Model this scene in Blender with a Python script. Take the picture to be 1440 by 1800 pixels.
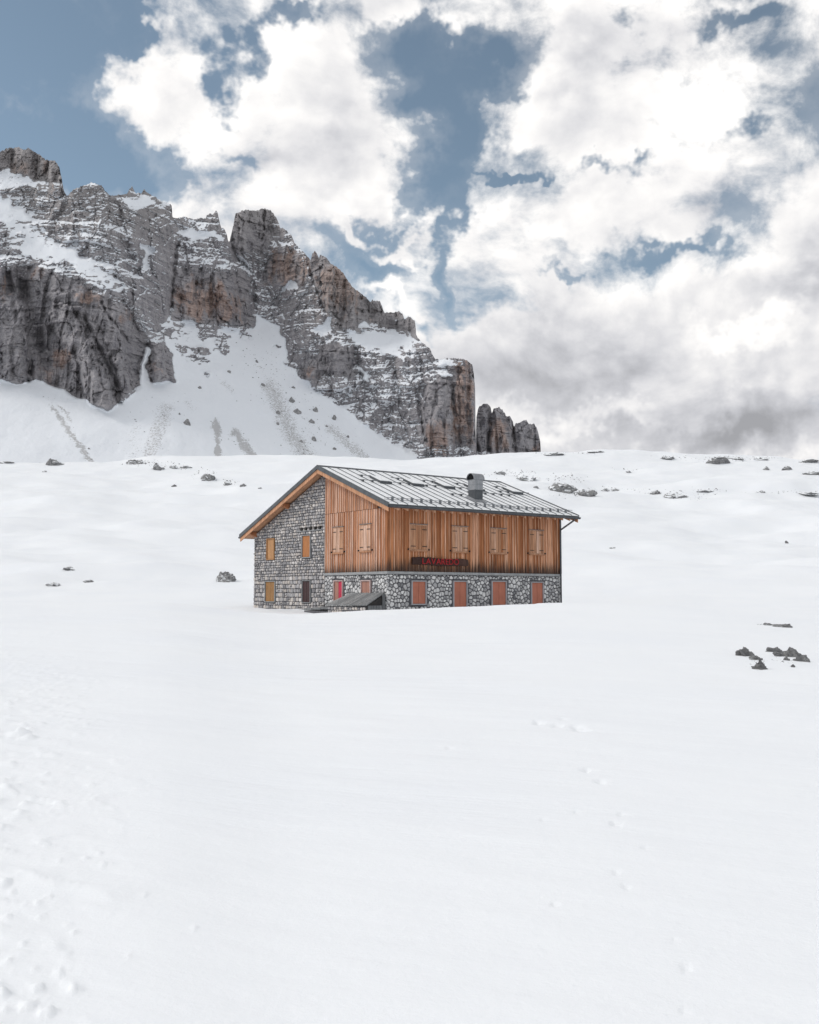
import bpy, bmesh, math, random
import numpy as np
from mathutils import Matrix, Vector

for o in list(bpy.data.objects): bpy.data.objects.remove(o)
SC = bpy.context.scene
COL = SC.collection
R = math.radians

# ------------------------------------------------------------------ camera, sky, sun, exposure
F_PX, HORIZON = 1794.7, 1044.5            # focal length and eye-level row, fitted to the hut's walls (photo 1440 x 1800)
PITCH = math.atan((HORIZON - 900) / F_PX)
cam = bpy.data.cameras.new('camera'); cam.sensor_fit = 'HORIZONTAL'; cam.sensor_width = 36
cam.lens = F_PX / 1440 * 36; cam.clip_start = .1; cam.clip_end = 20000
camo = bpy.data.objects.new('camera', cam); COL.objects.link(camo)
camo.rotation_euler = (math.pi / 2 + PITCH, 0, 0); SC.camera = camo

SUN_EL, SUN_AZ = R(40), R(-86)           # compass angle from +Y towards +X: the veiled sun stands to the left
SKY_STRENGTH = 0.1
SC.view_settings.view_transform = 'Standard'; SC.view_settings.look = 'None'
SC.view_settings.exposure = 0.26; SC.view_settings.gamma = 1
SC.view_settings.use_curve_mapping = False
SC.render.engine = 'CYCLES'
SC.cycles.use_denoising = True
SC.cycles.max_bounces = 6; SC.cycles.diffuse_bounces = 4; SC.cycles.glossy_bounces = 2
SC.cycles.use_adaptive_sampling = True; SC.cycles.adaptive_threshold = .015

sun = bpy.data.lights.new('sun', 'SUN'); sun.energy = 1.35; sun.angle = R(14); sun.color = (1, .955, .9)
suno = bpy.data.objects.new('sun', sun); COL.objects.link(suno)
sd = Vector((math.sin(SUN_AZ) * math.cos(SUN_EL), math.cos(SUN_AZ) * math.cos(SUN_EL), math.sin(SUN_EL)))
suno.rotation_euler = sd.to_track_quat('Z', 'Y').to_euler(); suno.location = (-60, -60, 80)


class NT:
    """small helper to write node trees"""
    def __init__(s, tree): s.t = tree; s.n = tree.nodes; s.l = tree.links
    def new(s, typ, **kw):
        nd = s.n.new(typ)
        for k, v in kw.items(): setattr(nd, k, v)
        return nd
    def put(s, sock, v):
        if isinstance(v, bpy.types.NodeSocket): s.l.new(v, sock)
        elif v is not None:
            if hasattr(sock.default_value, '__len__') and not hasattr(v, '__len__'): v = (v,) * len(sock.default_value)
            if sock.type == 'RGBA' and len(v) == 3: v = (*v, 1)
            sock.default_value = v
    def math(s, op, a, b=None, c=None, clamp=False):
        nd = s.new('ShaderNodeMath', operation=op, use_clamp=clamp)
        for i, v in enumerate((a, b, c)):
            if v is not None: s.put(nd.inputs[i], v)
        return nd.outputs[0]
    def vec(s, op, a, b=None, out=0):
        nd = s.new('ShaderNodeVectorMath', operation=op)
        s.put(nd.inputs[0], a)
        if b is not None: s.put(nd.inputs['Scale'] if op == 'SCALE' else nd.inputs[1], b)
        return nd.outputs[out]
    def noise(s, v, scale, detail=4, rough=.55, dist=0, out=0, lac=2):
        nd = s.new('ShaderNodeTexNoise')
        if v is not None: s.put(nd.inputs['Vector'], v)
        for k, x in (('Scale', scale), ('Detail', detail), ('Roughness', rough), ('Distortion', dist), ('Lacunarity', lac)): s.put(nd.inputs[k], x)
        return nd.outputs[out]
    def ramp(s, v, a, b, lo=0, hi=1, kind='SMOOTHSTEP'):
        nd = s.new('ShaderNodeMapRange', interpolation_type=kind)
        for i, x in enumerate((v, a, b, lo, hi)): s.put(nd.inputs[i], x)
        return nd.outputs[0]
    def mix(s, f, a, b, kind='MIX'):
        nd = s.new('ShaderNodeMix', data_type='RGBA', blend_type=kind)
        s.put(nd.inputs[0], f); s.put(nd.inputs[6], a); s.put(nd.inputs[7], b)
        return nd.outputs[2]
    def attr(s, name, out='Fac'):
        nd = s.new('ShaderNodeAttribute', attribute_name=name); return nd.outputs[out]
    def coord(s, out='Object'): return s.new('ShaderNodeTexCoord').outputs[out]
    def bump(s, h, strength, dist):
        nd = s.new('ShaderNodeBump'); s.put(nd.inputs['Strength'], strength); s.put(nd.inputs['Distance'], dist); s.put(nd.inputs['Height'], h)
        return nd.outputs[0]


def pix_dir(px, py):
    c, si = math.cos(PITCH), math.sin(PITCH); sx, sy = (px - 720) / F_PX, (py - 900) / F_PX
    return Vector((sx, c + si * sy, si - c * sy))

def build_world():
    w = bpy.data.worlds.new('World'); SC.world = w; w.use_nodes = True
    t = NT(w.node_tree); t.n.clear()
    out = t.new('ShaderNodeOutputWorld'); bg = t.new('ShaderNodeBackground'); t.put(bg.inputs['Strength'], SKY_STRENGTH)
    t.l.new(bg.outputs[0], out.inputs[0])
    sky = t.new('ShaderNodeTexSky', sky_type='NISHITA'); sky.sun_disc = False
    sky.sun_elevation = SUN_EL; sky.sun_rotation = SUN_AZ; sky.altitude = 2300; sky.air_density = 1.0; sky.dust_density = 1.5; sky.ozone_density = 1.5
    hs = t.new('ShaderNodeHueSaturation'); hs.inputs['Saturation'].default_value = .70; hs.inputs['Value'].default_value = .98
    t.l.new(sky.outputs[0], hs.inputs['Color']); blue = t.mix(1.0, hs.outputs[0], (.93, 1.05, 1.0), 'MULTIPLY')
    d = t.vec('NORMALIZE', t.coord('Generated'))
    sep = t.new('ShaderNodeSeparateXYZ'); t.l.new(d, sep.inputs[0])
    az = t.math('ARCTAN2', sep.outputs[0], sep.outputs[1]); el = t.math('ARCSINE', sep.outputs[2])
    q0 = t.new('ShaderNodeCombineXYZ'); t.l.new(az, q0.inputs[0]); t.l.new(el, q0.inputs[1])
    wv = t.noise(d, 9, 5, .62, out=1)
    warp = t.vec('SCALE', t.vec('SUBTRACT', wv, (.5, .5, .5)), .20)
    q = t.vec('ADD', q0.outputs[0], warp)
    ds = t.vec('MULTIPLY', d, (1, 1, 1.35))
    dsw = t.vec('ADD', ds, t.vec('SCALE', t.vec('SUBTRACT', t.noise(d, 4, 3, .5, out=1), (.5, .5, .5)), .12))
    n1 = t.noise(dsw, 9.0, 10, .60)
    off = Vector((-.014, -.004, .022))
    n2 = t.noise(t.vec('ADD', dsw, tuple(off)), 9.0, 3, .56)
    soft = t.noise(t.vec('ADD', ds, (3.1, 1.7, .4)), 5, 3, .5)
    def blobs(lst):
        acc = None
        for (px, py, rx, ry, amp) in lst:
            v = pix_dir(px, py).normalized(); c = (math.atan2(v.x, v.y), math.asin(v.z), 0)
            k = t.vec('MULTIPLY', t.vec('SUBTRACT', q, c), (F_PX / rx, F_PX / ry, 0))
            g = t.ramp(t.vec('LENGTH', k, out=1), 0, 1, amp, 0)
            acc = g if acc is None else t.math('ADD', acc, g)
        return acc
    cover = blobs(BLUE_AND_CLOUD)
    dens = t.math('ADD', t.math('ADD', t.math('MULTIPLY', t.math('SUBTRACT', n1, .5), 1.55), cover), .575)
    alpha = t.math('MAXIMUM', t.ramp(dens, .34, .74), t.math('MULTIPLY', t.ramp(dens, .05, .45), t.ramp(soft, .35, .65, .02, .24)))
    # shading of the clouds: lit tops, grey undersides
    rel = t.math('MULTIPLY', t.math('SUBTRACT', n1, n2), 1.6)
    thick = t.ramp(dens, .6, 1.15, 0, .10)
    grey = t.math('ADD', blobs(GREY), t.ramp(soft, .40, .66, -.03, .15))
    lum = t.math('SUBTRACT', t.math('ADD', .955, rel), t.math('ADD', grey, thick))
    lum = t.ramp(lum, .10, 1.06, .34, .93, 'LINEAR')
    white = t.mix(t.ramp(lum, .45, .95), (.935, .945, 1.0), (1.0, .98, .96))
    cl = t.vec('SCALE', white, t.math('MULTIPLY', lum, 1 / SKY_STRENGTH))
    t.l.new(t.mix(alpha, blue, cl), bg.inputs['Color'])
    w.cycles.sampling_method = 'MANUAL'; w.cycles.sample_map_resolution = 512

BLUE_AND_CLOUD = [  # (px, py, radius x, radius y, amount) where the photograph's sky opens (-) or closes (+)
    (10, 60, 230, 220, -.50), (10, 240, 190, 170, -.38), (110, 20, 150, 90, -.40), (215, 5, 90, 40, -.40), (170, 260, 150, 70, -.42), (300, 310, 150, 60, -.36), (130, 190, 80, 50, -.2),
    (400, 125, 62, 66, -.46), (520, 65, 70, 45, -.42), (470, 100, 60, 36, -.25), (430, 265, 60, 26, -.22),
    (830, 85, 125, 62, -.52), (760, 150, 85, 80, -.52), (800, 240, 60, 110, -.50), (755, 340, 75, 85, -.46), (690, 380, 110, 34, -.30), (640, 460, 90, 26, -.32), (790, 450, 36, 100, -.36), (745, 560, 60, 40, -.3), (580, 420, 70, 40, -.2),
    (900, 305, 90, 16, -.34), (1070, 285, 60, 24, -.30), (1345, 68, 76, 28, -.26), (1340, 240, 100, 24, -.20), (1190, 425, 130, 24, -.22), (1360, 20, 100, 60, .2), (1250, 380, 160, 50, .16), (60, 150, 60, 30, .16), (1010, 462, 50, 16, -.24), (1280, 785, 420, 80, .5), (900, 200, 60, 60, .22), (1120, 40, 50, 40, -.2),
    (290, 140, 190, 120, .34), (560, 250, 230, 140, .42), (620, 110, 90, 80, .20), (1150, 160, 330, 110, .42), (1050, 370, 250, 70, .30), (1150, 640, 560, 210, .65), (880, 600, 190, 100, .35), (680, 510, 90, 30, .30), (700, 430, 60, 24, .34), (620, 400, 60, 26, .3),
    (990, 60, 90, 90, .26), (1420, 470, 200, 140, .4), (700, 30, 110, 50, .42), (560, 10, 80, 30, .2), (340, 290, 90, 50, .12)]
GREY = [(1120, 680, 560, 170, .21), (1000, 620, 330, 110, .12), (1230, 540, 280, 80, .12), (1420, 490, 160, 80, .26), (1390, 740, 320, 100, .36), (1300, 775, 420, 60, .16), (1100, 770, 330, 50, .20), (860, 580, 170, 110, .20), (1330, 585, 120, 44, -.36), (1050, 712, 130, 32, -.26), (930, 715, 80, 34, -.20),
        (490, 250, 110, 40, .20), (930, 370, 150, 45, .18), (1010, 90, 120, 50, .16), (300, 90, 110, 50, .08), (600, 310, 150, 50, .10), (350, 330, 120, 50, .16), (1380, 100, 90, 30, .14)]
build_world()

# ------------------------------------------------------------------ numpy noise
_rs = np.random.RandomState(7); _P = _rs.permutation(512); _P = np.concatenate([_P, _P, _P]); _A = _rs.rand(512) * 2 * math.pi; _V = _rs.rand(512)
def _h(ix, iy): return _P[_P[ix & 511] + (iy & 511)]
def perlin(x, y):
    x = np.asarray(x, float); y = np.asarray(y, float)
    ix = np.floor(x).astype(int); iy = np.floor(y).astype(int); fx = x - ix; fy = y - iy
    u = fx * fx * fx * (fx * (fx * 6 - 15) + 10); v = fy * fy * fy * (fy * (fy * 6 - 15) + 10)
    def g(dx, dy):
        a = _A[_h(ix + dx, iy + dy)]; return np.cos(a) * (fx - dx) + np.sin(a) * (fy - dy)
    a = g(0, 0) * (1 - u) + g(1, 0) * u; b = g(0, 1) * (1 - u) + g(1, 1) * u
    return (a * (1 - v) + b * v) * 1.5
def fbm(x, y, o=4, g=.5, s=0):
    r = 0; a = 1
    for k in range(o): r = r + a * perlin(x * 2 ** k + 17.3 * k + s, y * 2 ** k - 9.1 * k + s * .7); a *= g
    return r
def ridged(x, y, o=4, s=0):
    r = 0; a = .5
    for k in range(o): r = r + a * (1 - np.abs(perlin(x * 2 ** k + 31.7 * k + s, y * 2 ** k + 11.9 * k - s))) ** 2; a *= .5
    return r
def cells(x, y, jit=.85):
    """value of the nearest jittered cell and distance to its border"""
    ix = np.floor(x).astype(int); iy = np.floor(y).astype(int); d1 = np.full(x.shape, 9.); d2 = d1.copy(); val = np.zeros(x.shape)
    for dx in (-1, 0, 1):
        for dy in (-1, 0, 1):
            h = _h(ix + dx, iy + dy); cx = ix + dx + .5 + (_V[h] - .5) * jit; cy = iy + dy + .5 + (_V[(h * 7 + 3) & 511] - .5) * jit
            d = np.maximum(np.abs(x - cx), np.abs(y - cy)) * .7 + .3 * np.hypot(x - cx, y - cy)
            nearer = d < d1; d2 = np.where(nearer, d1, np.minimum(d2, d)); val = np.where(nearer, _V[(h * 13 + 5) & 511], val); d1 = np.where(nearer, d, d1)
    return val, d2 - d1
def sstep(a, b, x):
    t = np.clip((x - a) / (b - a), 0, 1); return t * t * (3 - 2 * t)
def row_to_slope(py):
    c, si = math.cos(PITCH), math.sin(PITCH); sy = (np.asarray(py, float) - 900) / F_PX
    return (si - c * sy) / (c + si * sy)
def col_to_tx(px, py=1000.):
    c, si = math.cos(PITCH), math.sin(PITCH); return (np.asarray(px, float) - 720) / F_PX / (c + si * (np.asarray(py, float) - 900) / F_PX)
def smooth1(a, axis, n):
    k = np.hanning(2 * n + 3)[1:-1]; k /= k.sum(); pad = [(0, 0)] * a.ndim; pad[axis] = (n, n); b = np.pad(a, pad, mode='edge'); r = 0
    for i, w in enumerate(k): r = r + w * np.take(b, range(i, i + a.shape[axis]), axis)
    return r
def in_poly(x, y, pts):
    r = np.zeros(np.shape(x), bool); n = len(pts)
    for i in range(n):
        (x0, y0), (x1, y1) = pts[i], pts[(i + 1) % n]
        if y0 == y1: continue
        r ^= ((y0 > y) != (y1 > y)) & (x < (x1 - x0) * (y - y0) / (y1 - y0) + x0)
    return r

# ------------------------------------------------------------------ object helpers
def tag(o, label=None, cat=None, group=None, kind=None):
    for k, v in (('label', label), ('category', cat), ('group', group), ('kind', kind)):
        if v: o[k] = v
    return o
def link(name, me, mat=None, parent=None, loc=None):
    o = bpy.data.objects.new(name, me); COL.objects.link(o)
    if mat is not None and not me.materials: me.materials.append(mat)
    if parent is not None: o.parent = parent
    if loc is not None: o.location = loc
    return o
def empty(name, loc, rz=0):
    o = bpy.data.objects.new(name, None); COL.objects.link(o); o.location = loc; o.rotation_euler = (0, 0, rz); o.empty_display_size = .3; return o
def pymesh(name, v, f, smooth=False, tone=None):
    me = bpy.data.meshes.new(name); me.from_pydata([tuple(p) for p in v], [], [tuple(q) for q in f]); me.update()
    if smooth: me.polygons.foreach_set('use_smooth', [True] * len(me.polygons))
    if tone is not None: set_attr(me, 'tone', np.full(len(me.vertices), tone) if np.isscalar(tone) else tone)
    return me
def set_attr(me, name, vals):
    a = me.attributes.new(name, 'FLOAT', 'POINT'); a.data.foreach_set('value', np.asarray(vals, np.float32).ravel())
def grid_mesh(name, X, Y, Z, attrs=None, smooth=True, wrap=False, keep=None):
    nr, nc = X.shape; idx = np.arange(nr * nc).reshape(nr, nc)
    if wrap: idx = np.concatenate([idx, idx[:, :1]], 1)
    q = np.stack([idx[:-1, :-1], idx[:-1, 1:], idx[1:, 1:], idx[1:, :-1]], -1).reshape(-1, 4)
    if keep is not None: q = q[keep.ravel()]
    nf = len(q)
    me = bpy.data.meshes.new(name); me.vertices.add(nr * nc); me.vertices.foreach_set('co', np.stack([X, Y, Z], -1).astype(np.float32).ravel())
    me.loops.add(nf * 4); me.loops.foreach_set('vertex_index', q.astype(np.int32).ravel())
    me.polygons.add(nf); me.polygons.foreach_set('loop_start', np.arange(0, nf * 4, 4, dtype=np.int32)); me.polygons.foreach_set('loop_total', np.full(nf, 4, np.int32))
    me.update(calc_edges=True)
    me.polygons.foreach_set('use_smooth', np.full(nf, smooth, bool))
    for k, v in (attrs or {}).items(): set_attr(me, k, v)
    return me
BOXF = [(0, 3, 2, 1), (4, 5, 6, 7), (0, 1, 5, 4), (1, 2, 6, 5), (2, 3, 7, 6), (3, 0, 4, 7)]
def boxv(x0, x1, y0, y1, z0, z1): return [(x0, y0, z0), (x1, y0, z0), (x1, y1, z0), (x0, y1, z0), (x0, y0, z1), (x1, y0, z1), (x1, y1, z1), (x0, y1, z1)]
class MB:
    def __init__(s): s.v = []; s.f = []
    def add(s, v, f): n = len(s.v); s.v += [tuple(p) for p in v]; s.f += [tuple(i + n for i in q) for q in f]; return s
    def box(s, *a): return s.add(boxv(*a), BOXF)
    def tube(s, pts, r, n=10):
        ring = []
        for i, p in enumerate(pts):
            p = Vector(p); d = (Vector(pts[min(i + 1, len(pts) - 1)]) - Vector(pts[max(i - 1, 0)])).normalized(); u = d.orthogonal().normalized() if i == 0 else (ring[-1][1] - d * ring[-1][1].dot(d)).normalized()
            w = d.cross(u); ring.append(([p + (u * math.cos(k * 2 * math.pi / n) + w * math.sin(k * 2 * math.pi / n)) * r for k in range(n)], u))
        v = [q for rg, _ in ring for q in rg]; f = [(i * n + k, i * n + (k + 1) % n, (i + 1) * n + (k + 1) % n, (i + 1) * n + k) for i in range(len(pts) - 1) for k in range(n)]
        f += [tuple(range(n))[::-1], tuple(range((len(pts) - 1) * n, len(pts) * n))]
        return s.add(v, f)
    def mesh(s, name, tone=None, bevel=0, smooth=False):
        me = pymesh(name, s.v, s.f, smooth)
        if bevel:
            bm = bmesh.new(); bm.from_mesh(me); bmesh.ops.bevel(bm, geom=bm.edges[:], offset=bevel, segments=1, affect='EDGES', clamp_overlap=True); bm.to_mesh(me); bm.free()
        if tone is not None: set_attr(me, 'tone', np.full(len(me.vertices), tone))
        return me
    def obj(s, name, mat, parent=None, loc=None, tone=None, bevel=0, smooth=False): return link(name, s.mesh(name, tone, bevel, smooth), mat, parent, loc)

# ------------------------------------------------------------------ materials
def material(name, fn, rough=.8, spec=.3, metal=0):
    m = bpy.data.materials.new(name); m.use_nodes = True; t = NT(m.node_tree); b = t.n['Principled BSDF']
    b.inputs['Roughness'].default_value = rough; b.inputs['Specular IOR Level'].default_value = spec; b.inputs['Metallic'].default_value = metal
    c, n = fn(t)
    t.put(b.inputs['Base Color'], c)
    if n is not None: t.put(b.inputs['Normal'], n)
    return m
SNOW = (.86, .875, .895)
def f_snow(t):
    p = t.new('ShaderNodeNewGeometry').outputs['Position']
    wind = t.vec('MULTIPLY', p, (.55, 1.6, 1))
    rot = t.new('ShaderNodeVectorRotate', rotation_type='Z_AXIS'); t.put(rot.inputs['Vector'], p); rot.inputs['Angle'].default_value = R(24)
    wind = t.vec('MULTIPLY', rot.outputs[0], (.35, 1.9, 1))
    a = t.noise(wind, 1.1, 6, .6); b = t.noise(p, 14, 5, .65); c = t.noise(p, .22, 3, .5)
    h = t.math('ADD', t.math('MULTIPLY', t.math('MULTIPLY', a, t.ramp(c, .38, .62, .35, 1.3)), .05), t.math('MULTIPLY', b, .010))
    col = t.mix(t.ramp(c, .35, .7), SNOW, (.84, .858, .885))
    return col, t.bump(h, .55, 1.0)
M_SNOW = material('snow', f_snow, .62, .25)

def rock_colour(t, p, scale):
    big = t.noise(p, .05 * scale, 4, .6); fine = t.noise(p, .9 * scale, 6, .65)
    streak = t.noise(t.vec('MULTIPLY', p, (.30 * scale, .30 * scale, .035 * scale)), 1, 5, .6)
    lay = t.noise(t.vec('MULTIPLY', p, (.02 * scale, .02 * scale, 1.1 * scale)), 1, 4, .65)
    c = t.mix(t.ramp(big, .35, .65), (.29, .275, .275), (.40, .378, .37))
    c = t.mix(t.ramp(streak, .44, .68, 0, .8), c, (.185, .178, .187))
    c = t.mix(t.ramp(lay, .5, .72, 0, .55), c, (.54, .505, .485))
    c = t.mix(t.ramp(lay, .30, .44, .5, 0), c, (.14, .135, .143))
    c = t.mix(t.ramp(fine, .42, .7, 0, .5), c, (.50, .475, .46))
    return c, fine, lay, streak
def f_mountain(t):
    p = t.coord('Object'); c, fine, lay, streak = rock_colour(t, p, 1.0)
    o = t.attr('orange'); of = t.ramp(t.math('ADD', o, t.math('MULTIPLY', t.math('SUBTRACT', t.noise(t.vec('MULTIPLY', p, (.12, .12, .05)), 1, 5, .6), .5), 1.7)), .34, .74)
    oc = t.mix(t.ramp(lay, .38, .62), (.35, .235, .18), (.57, .41, .325))
    oc = t.mix(t.ramp(streak, .46, .64), oc, (.21, .185, .178))
    c = t.mix(t.math('MULTIPLY', of, .72), c, oc)
    c = t.mix(1.0, c, (.97, .975, 1.03), 'MULTIPLY')
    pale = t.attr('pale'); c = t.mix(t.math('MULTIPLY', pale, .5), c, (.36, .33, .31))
    sn = t.math('ADD', t.attr('snow'), t.math('MULTIPLY', t.math('SUBTRACT', t.noise(p, .8, 6, .75), .5), 1.15))
    sf = t.ramp(sn, .46, .62)
    dirt = t.ramp(t.math('ADD', t.attr('dirt'), t.math('MULTIPLY', t.math('SUBTRACT', t.noise(p, 1.1, 5, .75), .5), 1.5)), .50, .72, 0, .62)
    sc = t.mix(dirt, (.80, .82, .855), (.30, .285, .275))
    c = t.mix(sf, c, sc)
    h = t.math('ADD', t.math('MULTIPLY', t.math('ADD', fine, lay), t.math('SUBTRACT', 1.0, sf)), t.math('MULTIPLY', sf, t.math('MULTIPLY', t.noise(p, .3, 4, .6), .25)))
    return c, t.bump(h, .8, 1.3)
M_MOUNT = material('mountain_rock', f_mountain, .9, .15)

def f_boulder(t):
    p = t.new('ShaderNodeNewGeometry').outputs['Position']
    fine = t.noise(p, 3.2, 7, .72); mid = t.noise(p, .8, 5, .6)
    c = t.mix(t.ramp(mid, .35, .68), (.20, .197, .202), (.38, .375, .372))
    c = t.mix(t.ramp(fine, .52, .72, 0, .75), c, (.42, .415, .41)); c = t.mix(t.ramp(fine, .30, .45, .8, 0), c, (.09, .088, .093))
    nz = t.new('ShaderNodeSeparateXYZ'); t.l.new(t.new('ShaderNodeNewGeometry').outputs['Normal'], nz.inputs[0])
    s = t.math('ADD', t.math('ADD', nz.outputs[2], t.math('MULTIPLY', t.math('SUBTRACT', t.noise(p, 1.1, 7, .75), .5), 2.6)), t.attr('frost'))
    sf = t.ramp(s, .72, .95)
    return t.mix(sf, c, SNOW), t.bump(t.math('MULTIPLY', t.math('ADD', fine, mid), t.math('SUBTRACT', 1, sf)), .8, .4)
M_ROCK = material('boulder_rock', f_boulder, .88, .2)

def f_stone_dark(t):
    p = t.coord('Object'); n = t.noise(p, 9, 5, .65); tone = t.attr('tone')
    c = t.new('ShaderNodeValToRGB'); e = c.color_ramp.elements; e[0].position = 0; e[0].color = (.24, .232, .24, 1); e[1].position = 1; e[1].color = (.74, .70, .68, 1)
    m = e.new(.45); m.color = (.45, .435, .44, 1); m = e.new(.8); m.color = (.60, .54, .49, 1)
    t.l.new(tone, c.inputs[0]); k = t.mix(t.ramp(n, .38, .7, 0, .5), c.outputs[0], (.12, .115, .12))
    return k, t.bump(n, .8, .03)
M_STONE = material('coursed_stone', f_stone_dark, .9, .2)
def f_stone_pale(t):
    p = t.coord('Object'); n = t.noise(p, 8, 5, .65); tone = t.attr('tone')
    c = t.new('ShaderNodeValToRGB'); e = c.color_ramp.elements; e[0].position = 0; e[0].color = (.16, .16, .17, 1); e[1].position = 1; e[1].color = (.76, .75, .74, 1)
    m = e.new(.4); m.color = (.40, .395, .40, 1)
    t.l.new(tone, c.inputs[0]); k = t.mix(t.ramp(n, .5, .76, 0, .4), c.outputs[0], (.20, .20, .21))
    return k, t.bump(n, .8, .03)
M_PALE = material('pale_rubble_stone', f_stone_pale, .9, .2)
def flat(c1, c2, scale=6, bump=.3, stretch=(1, 1, 1)):
    def fn(t):
        p = t.vec('MULTIPLY', t.coord('Object'), stretch); n = t.noise(p, scale, 5, .6)
        return t.mix(t.ramp(n, .35, .68), c1, c2), t.bump(n, bump, .02)
    return fn
M_MORTAR = material('mortar', flat((.085, .085, .093), (.15, .147, .155), 5), .95, .1)
M_CONC = material('concrete', flat((.27, .275, .28), (.36, .365, .37), 4), .9, .2)
M_DARK = material('dark_metal', flat((.055, .06, .068), (.085, .092, .10), 3, .05), .45, .4)
M_DARK2 = material('grey_flashing', flat((.12, .13, .14), (.17, .18, .19), 3, .05), .5, .4)
M_STEEL = material('pale_steel', flat((.22, .225, .24), (.31, .315, .33), 5, .05), .42, .5, .3)
M_IRON = material('black_iron', flat((.018, .017, .017), (.035, .03, .028), 8), .6, .3)
M_VOID = material('shade_black', flat((.008, .008, .009), (.014, .014, .015), 8), .9, .1)  # near-black colour for the shade inside the chimney cap
def f_panel(t):
    p = t.coord('Object'); n = t.noise(t.vec('MULTIPLY', p, (1.6, .5, .5)), 2.2, 5, .65); m = t.noise(p, .5, 3, .5)
    f = t.ramp(t.math('ADD', n, t.math('MULTIPLY', t.math('SUBTRACT', m, .5), .5)), .58, .80, 0, .5)
    return t.mix(f, (.87, .875, .885), (.52, .54, .57)), t.bump(n, .3, .03)
M_PANEL = material('snow_dusted_roof_sheet', f_panel, .55, .3)
def f_wood(ca, cb, cc, bottom):
    def fn(t):
        p = t.coord('Object'); tone = t.attr('tone')
        rnd = t.math('MULTIPLY', tone, 37.0); off = t.new('ShaderNodeCombineXYZ'); t.l.new(rnd, off.inputs[0]); t.l.new(rnd, off.inputs[2])
        g = t.noise(t.vec('ADD', t.vec('MULTIPLY', p, (14, 14, .7)), off.outputs[0]), 1, 6, .62)
        k = t.noise(t.vec('ADD', t.vec('MULTIPLY', p, (2.5, 2.5, .55)), off.outputs[0]), 1, 4, .55)
        c = t.new('ShaderNodeValToRGB'); e = c.color_ramp.elements; e[0].color = (*ca, 1); e[1].color = (*cc, 1); m = e.new(.5); m.color = (*cb, 1); t.l.new(tone, c.inputs[0])
        col = t.mix(t.ramp(g, .42, .70, 0, .6), c.outputs[0], tuple(x * .42 for x in ca))
        col = t.mix(t.ramp(k, .46, .72, 0, .6), col, tuple(x * .5 for x in cb))
        if bottom:   # weather stain creeping up from the sill board
            z = t.new('ShaderNodeSeparateXYZ'); t.l.new(p, z.inputs[0])
            s = t.math('ADD', z.outputs[2], t.math('MULTIPLY', t.math('SUBTRACT', g, .5), -1.6))
            col = t.mix(t.ramp(s, bottom, bottom + .75, .88, 0), col, (.035, .028, .026))
        return col, t.bump(g, .5, .012)
    return fn
ZB = -1.35                                   # hut frame: local z = world z - ZB
M_WOODG = material('larch_gable', f_wood((.38, .15, .068), (.55, .27, .155), (.75, .53, .43), 1.10 - ZB - .12), .78, .2)
M_WOODL = material('larch_front', f_wood((.29, .105, .042), (.56, .24, .112), (.80, .50, .35), 1.10 - ZB + .06), .78, .2)
M_WOODN = material('new_larch', f_wood((.50, .235, .125), (.60, .33, .20), (.66, .42, .29), 0), .75, .2)
M_SHUT = material('shutter_wood', f_wood((.36, .145, .065), (.54, .29, .17), (.70, .47, .36), 0), .75, .2)
M_OLD = material('grey_board', f_wood((.13, .135, .14), (.23, .235, .24), (.34, .345, .345), 0), .85, .15)
M_LOG = material('dark_log', f_wood((.045, .022, .018), (.075, .034, .026), (.16, .11, .085), 0), .7, .25)
def paint(name, c): return material(name, flat(tuple(x * .86 for x in c), c, 3, .12, (1, 1, .5)), .6, .3)
M_SALMON = paint('salmon_paint', (.46, .165, .105)); M_BROWNP = paint('brown_paint', (.40, .20, .15)); M_CRIM = paint('crimson_paint', (.52, .03, .075))
M_OCHRE = paint('ochre_paint', (.30, .155, .055)); M_DKBR = paint('dark_brown_paint', (.050, .022, .022)); M_ORBR = paint('orange_brown_paint', (.42, .165, .055)); M_TAN = paint('tan_paint', (.46, .24, .105))
M_PINKF = paint('pale_frame_paint', (.56, .43, .41)); M_GREYF = paint('grey_frame_paint', (.42, .41, .43)); M_RED = paint('red_letter_paint', (.36, .016, .02))

# ------------------------------------------------------------------ snow ground
CP = np.array([-500, -150, 0, 150, 290, 400, 489, 573, 680, 830, 990, 1100, 1250, 1440, 1900.])      # photo columns
CREST = np.array([1062, 1060, 1059, 1058, 1057, 1071, 1079.5, 1077, 1072, 1066, 1058.5, 1060, 1066, 1074, 1084.])
SKYP = np.array([-500, 0, 80, 200, 238, 262, 300, 450, 700, 800, 880, 950, 1050, 1150, 1300, 1440, 1900.])
SKYR = np.array([812, 812, 813, 813, 807, 804, 801.5, 803, 807, 803, 798, 796, 792.5, 796, 799.5, 806, 818.])
FY = np.array([56, 64, 72, 90, 110, 130, 150, 175, 195, 206, 225, 255, 285.])                        # depths of the far slope
FL = np.array([1073, 1066, 1051, 1022, 990, 962, 934, 903, 880, 868, 848, 825, 0])
FR = np.array([1074, 1069, 1051, 1016, 983, 960, 948, 915, 886, 866, 846, 820, 0])
YC = 38.0
def gsmooth(xs, x, v, w):   # interpolation with rounded corners
    return sum(np.interp(x + d * w, xs, v) * k for d, k in ((-1, .12), (-.5, .23), (0, .30), (.5, .23), (1, .12)))
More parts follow.
